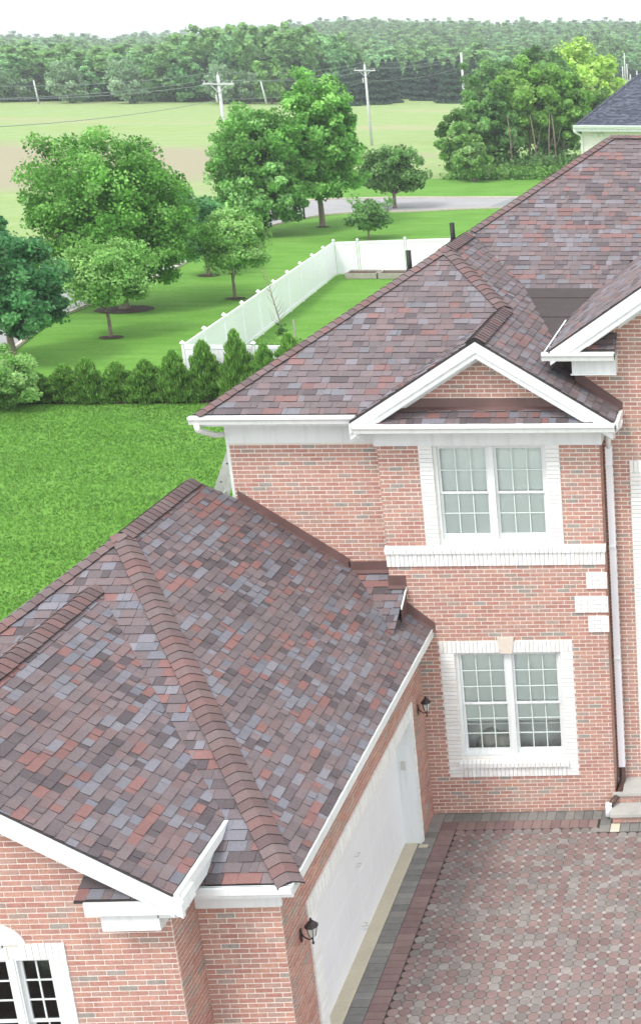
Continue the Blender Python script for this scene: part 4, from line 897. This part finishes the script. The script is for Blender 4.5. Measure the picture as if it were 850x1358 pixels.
tree('shrub_tree', 'low pale green spreading shrub at the left end of the hedge', -20.7, 26.9, [(.1, 0, 1.15, 1.5, 1.2, .95), (.7, -.2, .9, .9, .9, .7)], (.06, .3), GL*gcol((112, 150, 80), (128, 164, 96), (96, 136, 66), (140, 172, 110)), 16500, .11, 4, clumps=112, spread=.24, cat='shrub')
tree('maple_tree', 'tall mid green maple, leftmost of the pair behind the white fence corner', -26.6, 72, [(0, 0, 4.6, 3.05, 3.0, 3.9), (.3, 0, 3.0, 3.1, 3.0, 2.5)], (.18, 1.4), 1.2*GL*gcol((84, 126, 58), (98, 142, 70), (70, 110, 48), (122, 160, 98)), 39000, .22, 5, clumps=420, spread=.13, lump=.10)
tree('young_tree', 'small yellowish green tree left of the middle of the white fence', -20.3, 48.5, [(.25, 0, 2.9, 1.7, 1.6, 1.5), (.2, 0, 2.1, 1.8, 1.6, .8)], (.075, 1.0), G_OLIVE, 15000, .14, 6, clumps=100, spread=.25, mulch=.5, bark='bark')
tree('young_tree', 'dark green small tree tucked right behind the largest maple', -24.2, 55.6, [(-.3, 0, 2.6, 1.6, 1.6, 1.9)], (.11, .9), G_DEEP, 13500, .17, 7, clumps=100, spread=.22, mulch=.6)
tree('maple_tree', 'tallest green maple with a straight grey trunk behind the white fence', -24.2, 76.3, [(.3, 0, 6.6, 2.7, 2.6, 3.9), (.5, 0, 4.4, 3.1, 3.0, 2.7), (1.3, 0, 5.6, 1.9, 2, 3.2)], (.19, 1.9), 1.3*GL*gcol((84, 128, 58), (98, 142, 70), (72, 112, 48), (118, 158, 84)), 45000, .22, 8, clumps=460, spread=.13, lump=.10, mulch=.5)
tree('ornamental_tree', 'dark green broad low tree beside the far road', -22.1, 87.6, [(0, 0, 3.1, 2.3, 2.2, 1.6), (.1, 0, 2.2, 2.6, 2.3, .9)], (.13, 1.1), G_MID, 16500, .22, 9, clumps=112, spread=.22)
tree('young_tree', 'smallest tree just beyond the back run of white fence', -19.5, 70.2, [(.1, 0, 1.7, 1.5, 1.4, 1.1), (0, 0, 1.2, 1.6, 1.4, .6)], (.06, .5), GL*gcol((88, 128, 70), (76, 112, 60), (108, 144, 84)), 5200, .17, 10, clumps=50, spread=.26)
# the copse beyond the road
CG = 'trees of the copse beyond the road'
def ctree(label, px, y, zc, r, rz, cols, n, seed, tr=.14, fh=2.2, size=.36, name='copse_tree', cat='tree', **kw):
    return tree(name, label, bear(px, y), y, [(0, 0, zc, r, r, rz), (r*.3, -.3*r, zc*.8, r*.75, r*.7, rz*.7)], (tr, fh), cols, n, size, seed, cat=cat, group=CG, clumps=int(40+r*r*9), **kw)
ctree('dense grey-green bushy tree at the left end of the copse', 596, 113, 3.3, 2.3, 3.1, G_OLIVE*.85, 15000, 21, spread=.17, fh=.8)
ctree('full green tree second from the left of the copse', 640, 116, 4.5, 2.6, 3.9, G_MID*1.1, 16000, 22, spread=.17)
ctree('light green shrub standing in front of the left end of the copse', 614, 108.5, 2.3, 1.5, 2.1, GL*gcol((116, 152, 84), (100, 138, 70), (136, 166, 106)), 8000, 23, fh=.5, size=.28, spread=.2, name='copse_shrub', cat='shrub')
ctree('tall airy light green tree with thin bare trunks in the middle of the copse', 692, 120, 7.0, 3.4, 3.5, GL*gcol((108, 146, 68), (122, 160, 80), (96, 132, 60)), 17000, 24, tr=.12, fh=3, spread=.15)
ctree('slender green tree on the right side of the copse', 738, 121, 6.6, 2.9, 3.9, GL*gcol((104, 146, 64), (118, 158, 78), (90, 128, 56)), 14000, 25, tr=.11, fh=3, spread=.16)
ctree('low dark green tree filling the right shade of the copse', 715, 127, 3.2, 3.4, 2.7, G_MID*.75, 12000, 26, spread=.18)
ctree('dark green tree at the right end of the copse beside the grey roof', 772, 134, 5.0, 3.4, 3.4, GL*gcol((78, 112, 50), (92, 124, 60), (120, 148, 74), (66, 98, 44)), 16000, 27, spread=.17, fh=1.5)
ctree('rounded yellow-green tree crowning the back of the copse', 764, 185, 7.6, 6.1, 4.3, G_YEL, 20000, 28, size=.5, spread=.15, tr=.2)
ctree('dark green tree rising behind the left of the copse', 650, 165, 6.4, 4.3, 3.9, G_MID, 14000, 29, size=.45, spread=.16, tr=.2)
ctree('mid green tree rising behind the middle of the copse', 715, 168, 7.0, 4.0, 4.2, G_MID*1.05, 14000, 30, size=.45, spread=.16, tr=.2)
for i, (px, y) in enumerate(((668, 113.5), (702, 114.6), (716, 115.6), (728, 115.2))):
    t = tag(empty('slender_tree', (bear(px, y), y, 0)), ('first', 'second', 'third', 'fourth')[i]+' thin bare-stemmed tree from the left at the front of the copse', 'tree', 'thin trunks in the copse'); b = MB(); l = random.uniform(-.4, .4); b.tube([(0, 0, 0), (l*.4, 0, 1.6), (l*.6, .1, 3.4), (l*1.3, 0, 5.6)], [.085, .07, .06, .03], 7); b.build('trunk', 'bark', t, smooth=True)
    b = MB(); b.tube([(l*.5, 0, 2.4), (l*.5+.4, .1, 3.4), (l*.5+.6, .1, 4.4)], [.04, .03, .01], 5); b.build('limb', 'bark', t, smooth=True)
def scrub(name, pts, n, size, cols, seed, hgt=.8):
    g = np.random.default_rng(seed); P = np.array([pts[i] for i in g.integers(0, len(pts), n)]); pos = np.c_[P[:, 0]+g.normal(0, .7, n), P[:, 1]+g.normal(0, .55, n), np.abs(g.normal(0, hgt*.5, n))]
    nr = g.normal(size=(n, 3))+np.array((0, -.3, .8)); nr /= np.linalg.norm(nr, axis=1)[:, None]; t = np.cross(nr, g.normal(size=(n, 3))); t /= np.linalg.norm(t, axis=1)[:, None]; b = np.cross(nr, t); s = size*(.6+.8*g.random(n))[:, None]
    V = np.stack([pos-t*s*.5, pos-b*s*.35, pos+t*s*.5, pos+b*s*.35], 1); o = quads_obj(name, V, 'leaf', None, cols[g.integers(0, len(cols), n)]*(1+g.uniform(-.2, .2, (n, 1)))); return tag(o, kind='stuff')
scrub('undergrowth', [(bear(px, 110.8+.02*(px-600)*.6), 110.8+.02*(px-600)*.6+dy) for px in range(592, 800, 5) for dy in (0, .8, 1.8)], 16000, .3, G_BRIGHT*.95, 61)
scrub('undergrowth', [(bear(px, 114+dy), 114+dy) for px in range(600, 790, 5) for dy in (0, 3, 6)], 9000, .4, G_MID*.8, 62, 1.6)
# arborvitae hedge
HG = 'arborvitae in the hedge row'
def arb_mesh(seed):
    g = np.random.default_rng(seed); n = 7000; z = g.random(n)**1.15; a = g.uniform(0, 6.283, n)
    prof = np.where(z < .12, .8+z*1.7, 1.0)*(1-z)**.75+.05; lump = 1+.2*np.sin(a*3+z*11+seed*2.1)+.17*np.sin(a*5-z*23+seed)+.12*np.sin(a*2+z*37); r = prof*lump*(.5+.55*g.random(n)**.45)
    return z, a, r, g
ABM = []
for k in range(4):
    z, a, r, g = arb_mesh(k+5); n = len(z); pos = np.c_[np.cos(a)*r*.78, np.sin(a)*r*.66, z*.97+.03]; d = np.c_[np.cos(a)*.6, np.sin(a)*.6, np.ones(n)*.9]+g.normal(size=(n, 3))*.35; d /= np.linalg.norm(d, axis=1)[:, None]
    b = np.cross(d, g.normal(size=(n, 3))); b /= np.linalg.norm(b, axis=1)[:, None]; s = (.055+.05*g.random(n))[:, None]
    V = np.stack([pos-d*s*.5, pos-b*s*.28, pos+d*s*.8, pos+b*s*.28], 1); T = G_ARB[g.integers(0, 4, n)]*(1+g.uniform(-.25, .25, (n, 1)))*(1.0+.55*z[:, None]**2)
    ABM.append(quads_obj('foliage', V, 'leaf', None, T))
abdesc = [(-20.0, .95), (-19.0, 1.15), (-18.1, 1.4), (-17.15, 1.22), (-16.15, 1.3), (-15.1, 1.62), (-14.1, 1.9), (-12.9, 2.25), (-11.95, 1.8), (-11.1, 2.1), (-10.1, 1.9)]
ablab = ['shortest arborvitae, half hidden by the pale green shrub', 'second arborvitae in the hedge from the left, short and rounded', 'third arborvitae in the hedge from the left, with a pointed top', 'fourth arborvitae in the hedge from the left', 'fifth arborvitae in the hedge, last one left of the white fence', 'arborvitae standing just left of the near corner of the white fence', 'arborvitae in front of the near corner post of the white fence', 'tallest arborvitae, in front of the short run of white fence', 'arborvitae in front of the white fence beside the house roof', 'arborvitae mostly hidden behind the house roof edge', 'last arborvitae hidden behind the roof']
for i, (x, h) in enumerate(abdesc):
    t = tag(empty('arborvitae', (x, 28.15+.1*math.sin(i*2.3), 0), i*1.1), ablab[i], 'shrub', HG)
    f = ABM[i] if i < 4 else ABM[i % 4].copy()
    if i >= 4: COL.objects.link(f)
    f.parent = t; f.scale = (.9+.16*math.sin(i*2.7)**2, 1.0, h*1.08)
    b = MB(); b.tube([(0, 0, 0), (0, 0, h*.3), (0, 0, h*.6)], [.05, .04, .02], 7); b.build('trunk', 'bark_dark', t)
t = tag(empty('bare_sapling', (-14.3, 37.2, 0)), 'nearly leafless sapling with pale bare branches inside the white fence', 'sapling'); b = MB(); b.tube([(0, 0, 0), (-.05, 0, .9), (-.28, .05, 2.0), (-.5, .1, 3.3)], [.035, .028, .02, .006], 6); b.build('stem', 'bark', t, smooth=True)
for i in range(16):
    z = .8+i*.15; s = random.choice((-1, 1)); x0 = -.05-(z-.9)*.2; b = MB(); l = random.uniform(.3, .75)*(1.2-z/4); b.tube([(x0, 0, z), (x0+s*l*.5, random.uniform(-.2, .2), z+l*.6), (x0+s*l*.8, random.uniform(-.3, .3), z+l*1.4)], [.012, .008, .003], 4); b.build('branch', 'bark', t)
V, T, _ = crown_quads((0, 0, .75), (.35, .3, .4), 260, .1, 12, G_MID, 97); quads_obj('leaves', V, 'leaf', t, T)
t = tag(empty('timber_stake', (-13.75, 37.0, 0)), 'pale timber stake beside the bare sapling', 'stake'); b = MB(); b.box((-.03, -.03, 0), (.03, .03, 1.15)); b.build('stake', 'wood_bed', t)
scrub('low_weeds', [(-14.4, 36.6), (-13.9, 36.6), (-15.0, 36.5), (-13.4, 36.4), (-14.1, 37.3)], 900, .1, G_BRIGHT, 63, .35)

# ================================================================== FAR WOODS
def far_crown(seed, cols, rx, rz, n, size, conifer=False):
    if conifer:
        g = np.random.default_rng(seed); z = g.random(n)**1.2; a = g.uniform(0, 6.283, n); r = (1-z)**.8*(.6+.4*g.random(n))*rx*(1+.2*np.sin(z*40)); pos = np.c_[np.cos(a)*r, np.sin(a)*r, z*rz*2]
        nr = np.c_[np.cos(a), np.sin(a), np.ones(n)*.9]+g.normal(size=(n, 3))*.5; nr /= np.linalg.norm(nr, axis=1)[:, None]; t = np.cross(nr, g.normal(size=(n, 3))); t /= np.linalg.norm(t, axis=1)[:, None]; b = np.cross(nr, t); s = size*(.6+.8*g.random(n))[:, None]
        return np.stack([pos-t*s*.5, pos-b*s*.4, pos+t*s*.5, pos+b*s*.4], 1), cols[g.integers(0, len(cols), n)]*(1+g.uniform(-.2, .2, (n, 1)))
    V, T, _ = crown_quads((0, 0, rz*1.05), (rx, rx, rz), n, size, 60, cols, seed, spread=.22, lump=.14); return V, T
FK = {}
for key, (cols, rx, rz, n, size, con) in dict(oak=(G_FOR, 3.6, 5.4, 2600, .8, False), elm=(G_MID, 4.2, 6.2, 2600, .9, False), willow=(G_GREY, 3.3, 3.7, 3200, .55, False), spruce=(G_CON, 2.9, 4.4, 3200, .6, True), lime=(G_BRIGHT, 4, 5, 2400, .8, False)).items():
    V, T = far_crown(len(key)*7+len(cols), cols, rx, rz, n, size, con); FK[key] = quads_obj('crown', V, 'leaf', None, T)
tb = MB(); tb.tube([(0, 0, 0), (0, 0, 2.2), (0, 0, 5)], [.28, .2, .1], 6); TRK = tb.build('trunk', 'bark_dark', None, center=False)
used = set(); protos = {}
def far_tree(kind, x, y, s, sz, label, group):
    t = tag(empty({'spruce': 'spruce_tree', 'willow': 'willow_tree'}.get(kind, 'woodland_tree'), (x, y, terrain(x, y)), random.uniform(0, 6.28)), label, 'tree', group)
    f = FK[kind] if kind not in used else FK[kind].copy()
    if kind in used: COL.objects.link(f)
    used.add(kind); f.parent = t; f.scale = (s, s, sz)
    k = TRK if 'T' not in used else TRK.copy()
    if 'T' in used: COL.objects.link(k)
    used.add('T'); k.parent = t; return t
for px, y, s in ((-14, 268, 1.05), (88, 266, 1.05), (166, 266, 1.1), (288, 266, 1.0), (322, 268, .8), (28, 272, .8)):
    far_tree('willow', bear(px, y), y, s, s*1.02, {-14: 'grey-green tree cut by the left edge at the far field margin', 88: 'pale grey-green tree behind the short leaning pole at the field margin', 166: 'pale grey-green tree, second from the left at the field margin', 288: 'pale grey-green tree left of the nearest utility pole top', 322: 'small pale tree just right of the nearest utility pole', 28: 'small grey-green tree at the far left of the field margin'}[px], 'pale trees along the field margin')
far_tree('lime', bear(352, 266), 266, .8, .85, 'light green tree behind the short post in the middle of the field margin', None)
for i, px in enumerate((452, 470, 490, 503, 520, 538, 556, 574, 590, 604, 622, 560, 512)):
    y = (262, 270, 268, 276, 300, 296, 288, 292, 276, 284, 290, 312, 310)[i]; far_tree('spruce', bear(px, y), y, random.uniform(.95, 1.15), random.uniform(.9, 1.05), ('first', 'second', 'third', 'fourth', 'fifth', 'sixth', 'seventh', 'eighth', 'ninth', 'tenth', 'eleventh', 'taller rear right', 'taller rear left')[i]+(' dark spruce from the left behind the field' if i < 11 else ' spruce behind the spruce row'), 'dark spruces behind the field')
rr = random.Random(5)
for row, (y0, st) in enumerate(((278, 26), (288, 27), (300, 26), (313, 25))):
    px = -50+row*9
    while px < 455:
        y = y0+rr.uniform(-4, 4); h = .72+.34*sstep(170, 300, px)+.02*row; q = px+rr.uniform(-6, 6)
        if not (px < 455 and q > 440 and row == 0): kd = rr.choice(('oak', 'elm')); far_tree(kd, bear(q, y), y, rr.uniform(.85, 1.15), h*rr.uniform(.9, 1.08), ('front-row ', 'second-row ', 'third-row ', 'rear ')[row]+{'oak': 'darker', 'elm': 'fuller'}[kd]+' green tree at the woods edge, '+('left of the first leaning pole' if q < 46 else 'behind the first pale trees' if q < 120 else 'behind the second pale tree' if q < 200 else 'left of the nearest utility pole' if q < 290 else 'between the two tall maples' if q < 370 else 'above the tallest maple' if q < 430 else 'left of the spruces'), 'trees at the edge of the woods')
        px += st*rr.uniform(.8, 1.2)*.62
# the woods behind: one mass, instanced on points
fc = bpy.data.collections.new('woods_source')
g = np.random.default_rng(3); pts, scl, rot, idx = [], [], [], []
y = 326.
while y < 1250:
    sp = 5.4+(y-326)*.007; x0, x1 = bear(-160, y), bear(1060, y); x = x0
    while x < x1:
        xx, yy = x+g.uniform(-.4, .4)*sp, y+g.uniform(-.4, .4)*sp; q = 1000+(xx-5.4)/(yy+20.3)*1950
        if not ((q > 740 and yy < 432)):
            pts.append((xx, yy, terrain(xx, yy)-.6)); s = g.uniform(.5, 1.12)*(1+(yy-326)*.0004); scl.append((s*1.15, s*1.15, s*g.uniform(.55, .85))); rot.append(g.uniform(0, 6.28)); idx.append(int(g.choice(5, p=[.38, .3, .08, .1, .14])))
        x += sp
    y += sp*.95
me = bpy.data.meshes.new('woods'); me.from_pydata(pts, [], []); wo_ = bpy.data.objects.new('woods', me); COL.objects.link(wo_); tag(wo_, kind='stuff')
for nm, ty, dat in (('scl', 'FLOAT_VECTOR', np.array(scl)), ('rot', 'FLOAT', np.array(rot)), ('kid', 'INT', np.array(idx))):
    a = me.attributes.new(nm, ty, 'POINT'); a.data.foreach_set({'FLOAT_VECTOR': 'vector'}.get(ty, 'value'), dat.ravel())
ng = bpy.data.node_groups.new('woods', 'GeometryNodeTree'); ng.interface.new_socket('Geometry', in_out='INPUT', socket_type='NodeSocketGeometry'); ng.interface.new_socket('Geometry', in_out='OUTPUT', socket_type='NodeSocketGeometry')
N, L = ng.nodes, ng.links; gi, go = N.new('NodeGroupInput'), N.new('NodeGroupOutput'); jn = N.new('GeometryNodeJoinGeometry')
def nattr(name, ty): a = N.new('GeometryNodeInputNamedAttribute'); a.data_type = ty; a.inputs[0].default_value = name; return a.outputs[0]
for k, key in enumerate(('oak', 'elm', 'willow', 'spruce', 'lime')):
    oi = N.new('GeometryNodeObjectInfo'); oi.inputs['Object'].default_value = FK[key]; oi.transform_space = 'ORIGINAL'
    ip = N.new('GeometryNodeInstanceOnPoints'); cmp = N.new('FunctionNodeCompare'); cmp.data_type = 'INT'; cmp.operation = 'EQUAL'; L.new(nattr('kid', 'INT'), cmp.inputs[2]); cmp.inputs[3].default_value = k
    L.new(gi.outputs[0], ip.inputs['Points']); L.new(cmp.outputs[0], ip.inputs['Selection']); L.new(oi.outputs['Geometry'], ip.inputs['Instance'])
    cx_ = N.new('ShaderNodeCombineXYZ'); L.new(nattr('rot', 'FLOAT'), cx_.inputs[2]); L.new(cx_.outputs[0], ip.inputs['Rotation']); L.new(nattr('scl', 'FLOAT_VECTOR'), ip.inputs['Scale']); L.new(ip.outputs[0], jn.inputs[0])
L.new(jn.outputs[0], go.inputs[0]); md = wo_.modifiers.new('woods', 'NODES'); md.node_group = ng

# ================================================================== POLES AND WIRES
def upole(x, y, h, label, arm=True, r=.15, name='utility_pole', lean=0, cat='utility pole', group='wooden poles along the field'):
    t = tag(empty(name, (x, y, terrain(x, y))), label, cat, group); b = MB(); b.tube([(0, 0, 0), (lean*.5, 0, h*.5), (lean, 0, h)], [r*1.15, r, r*.8], 10); b.build('pole', 'polewood', t, smooth=True)
    if arm:
        b = MB(); b.box((-1.25, -.17, h-.75), (1.25, -.05, h-.60)); b.build('crossarm', 'polewood', t)
        for s in (-1, 1): b = MB(); b.tube([(s*.65, -.11, h-.76), (0, -.13, h-1.4)], .03, 5); b.build('arm_brace', 'polewood', t)
        for s in (-1.12, 1.12): b = MB(); b.tube([(s, -.11, h-.6), (s, -.11, h-.5), (s, -.11, h-.42)], [.035, .05, .03], 8); b.build('insulator', 'lampglass', t)
        b = MB(); b.tube([(0, 0, h), (0, 0, h+.28)], [.05, .035], 8); b.build('insulator', 'lampglass', t)
        b = MB(); b.tube([(-.32, 0, h-2.1), (-.32, 0, h-1.55)], .09, 8); b.build('fuse_can', 'grey_plastic', t); b = MB(); b.tube([(-.32, 0, h-1.8), (0, 0, h-1.8)], .02, 5); b.build('fuse_bracket', 'dark_metal', t)
    return t
P1, P2, P3_ = (-38.7, 100), (-41.1, 153.8), (-40.3, 207)
upole(*P1, 9.35, 'nearest utility pole with a crossarm, rising behind the left of the two tall maples')
upole(*P2, 9.4, 'utility pole with a crossarm standing right of the tallest maple'); upole(*P3_, 10.4, 'plain tall pale pole without crossarm above the left of the copse', arm=False, r=.2)
for px, y, h, lab, ln in ((46.5, 262, 4.4, 'short leaning pole at the left of the field margin', -.3), (345, 262, 4.6, 'short leaning pole between the two tall maples', -.7), (635, 262, 5.0, 'short leaning pole behind the top of the copse', -.5)): upole(bear(px, y), y, h, lab, arm=False, r=.16, name='leaning_pole', lean=ln, group='short leaning poles at the back of the field', cat='pole')
for px, y, h, lab in ((825, 400, 8.6, 'tallest pole in the cluster above the neighbouring grey roof'), (828, 402, 5.6, 'middle pole in the cluster above the neighbouring grey roof'), (822, 396, 5.0, 'left pole in the cluster above the neighbouring grey roof'), (810, 360, 3.8, 'short white post left of the pole cluster above the grey roof'), (832, 380, 3.4, 'short pole right of the pole cluster'), (841, 390, 4.0, 'rightmost short pole above the grey roof')): upole(bear(px, y), y, h, lab, arm=False, r=.2, group='distant poles above the grey roof', name='distant_pole', cat='pole')
def wire(A, B, sag, label, r=.03):
    A, B = np.array(A), np.array(B); b = MB(); b.tube([tuple(A+(B-A)*t-np.array((0, 0, sag*4*t*(1-t)))) for t in np.linspace(0, 1, 18)], r, 5); o = b.build('power_line', 'wire', None); tag(o, label, 'cable', 'power lines over the field'); return o
P0 = (-36.6, 47)
for dx, dz, nm in ((-1.12, -.4, 'left'), (1.12, -.4, 'right'), (0, .28, 'top'), (0, -1.9, 'lowest')):
    for (A, B, hA, hB, seg) in ((P0, P1, 9.9, 9.35, 'running off the left edge from the nearest pole'), (P1, P2, 9.35, 9.4, 'between the two poles with crossarms'), (P2, P3_, 9.4, 10.2, 'between the second pole and the tall plain pole')):
        wire((A[0]+dx, A[1], hA+dz), (B[0]+dx, B[1], hB+dz), .55, f'{nm} power line {seg}', .022)
t = tag(empty('lamp_post', (-26.75, 80.6, 0)), 'thin black post at the road bend beside the tallest maple', 'post'); b = MB(); b.tube([(0, 0, 0), (0, 0, 2.7)], .07, 8); b.build('post', 'black', t); b = MB(); b.tube([(0, 0, 2.7), (0, 0, 2.85), (0, 0, 3.05)], [.12, .14, .03], 8); b.build('lamp_head', 'black', t)

# ================================================================== NEIGHBOUR'S HOUSE
nb = tag(empty('neighbour_house', (0, 40, 0)), 'cream sided house with a dark grey shingle roof at the right edge', 'house'); ndk = Bag('shingle', ['darkroof', 'asphalt_edge'], nb)
def nbox(a, b_, m, name): q = MB(); q.box((a[0], a[1]-40, a[2]), (b_[0], b_[1]-40, b_[2])); return q.build(name, m, nb)
wl = nbox((-1.95, 40.35, 0), (12, 52, 8.62), 'siding', 'wall')
class Shift:   # adds roof pieces in the neighbour's own frame
    def __init__(s, bag): s.bag = bag
    def add(s, V, F, fm, t, p): s.bag.add(np.array(V)-(0, 0, 0), F, fm, t, p)
def nroof(a, bx, by, polys, seed, **k): return roof_plane(ndk, nb, a+by*40, bx, by, [[(x, y-40) for x, y in P] for P in polys], seed=seed, pal=(DK_C, DK_W), **k)
NFs, NLs = .42, .83; ap = 4.2
nroof(8.84-NFs*39.9, 0, NFs, [[(-2.2, 39.9), (12, 39.9), (12, 39.9+ap/NFs), (-2.2+ap/NLs, 39.9+ap/NFs)]], 71)
nroof(8.84+NLs*2.2, NLs, 0, [[(-2.2, 39.9), (-2.2+ap/NLs, 39.9+ap/NFs), (-2.2, 39.9+2*ap/NFs)]], 72, shingles=False)
ridge_caps(Shift(ndk), nb, (-2.2, -.1), (-2.2+ap/NLs, -.1+ap/NFs), zpl(8.84+NFs*.1, 0, NFs), zpl(8.84+NLs*2.2, NLs, 0), w=.12, pal=DK_C, seed=9)
gutter((-2.25, -.11, 8.85), (12, -.11, 8.85), (0, -1), parent=nb)
nbox((-2.2, 39.9, 8.66), (12, 40.349, 8.70), 'white', 'soffit'); nbox((-2.22, 39.893, 8.60), (12, 39.9, 8.84), 'white', 'fascia_board')
q = MB(); q.tube([(-2.2, -.12, 8.72), (-2.2, -.1, 8.58), (-1.98, .25, 8.42), (-1.95, .30, 8.3), (-1.95, .30, 0)], .05, 8); q.build('downspout', 'gutter', nb, smooth=True)
for x in (-1.35, -1.1): q = MB(); q.tube([(x, .35, 8.48), (x, .22, 8.42)], [.05, .07], 10); q.build('floodlight', 'white', nb)
ndk.finish()
for b_ in (bricks, whites, shing, caps): b_.finish()

# ================================================================== NEAR GRASS
g = np.random.default_rng(11); n = 170000
gx, gy = g.uniform(-26, -2.8, n), g.uniform(.5, 29, n)
P = pix(np.c_[gx, gy, np.zeros(n)]); ok = (P[:, 0] > -700) & ~((gx > -6.9) & (gy < .3)) & ~((gx > -2.7))
ok &= ~((gy > 27.55) & (gx > -20.6)); ok &= gx > -19-(gy-8)*.22; gx, gy = gx[ok], gy[ok]; n = len(gx)
cl = np.sin(gx*1.3+np.sin(gy*.9))*np.cos(gy*1.7+gx*.4)
h = g.uniform(.02, .045, n)*(1+.25*cl); a = g.uniform(0, 6.283, n); ln = g.normal(0, .03, (n, 2)); wd = g.uniform(.012, .026, n)
B = np.c_[gx, gy, np.full(n, -.02)]; d = np.c_[np.cos(a), np.sin(a), np.zeros(n)]; tip = B+np.c_[ln, h+.02]
V = np.stack([B-d*wd[:, None], B+d*wd[:, None], tip+d*wd[:, None]*.3, tip-d*wd[:, None]*.3], 1)
gc = gcol((108, 152, 68), (102, 146, 63), (115, 158, 75), (97, 141, 60)); st_ = np.sin(gx*.55+gy*1.9+np.sin(gx*.7)*.8)*.5+np.sin(gx*2.3-gy*.8)*np.sin(gy*2.9+gx*.9)*.5; T = gc[g.integers(0, 4, n)]*(1+.10*cl[:, None]+.13*st_[:, None])*(1+g.uniform(-.1, .1, (n, 1))); y_ = g.random(n) < .01; T[y_] *= 1.5
tag(quads_obj('grass', V, 'leaf', None, T), kind='stuff')

# ================================================================== SUMMER HAZE
hz = MB(); hz.box((-1600, -130, -3), (1100, 3100, 46)); hz = hz.build('haze', M['wire'], None, center=False); hz.data.materials.clear()
hm = bpy.data.materials.new('haze'); hm.use_nodes = True; hm.node_tree.nodes.remove(hm.node_tree.nodes['Principled BSDF']); pv = hm.node_tree.nodes.new('ShaderNodeVolumePrincipled')
pv.inputs['Color'].default_value = (.9, .94, 1, 1); pv.inputs['Density'].default_value = .00045; pv.inputs['Anisotropy'].default_value = .2
hm.node_tree.links.new(pv.outputs[0], hm.node_tree.nodes['Material Output'].inputs['Volume']); hz.data.materials.append(hm); tag(hz, kind='stuff')
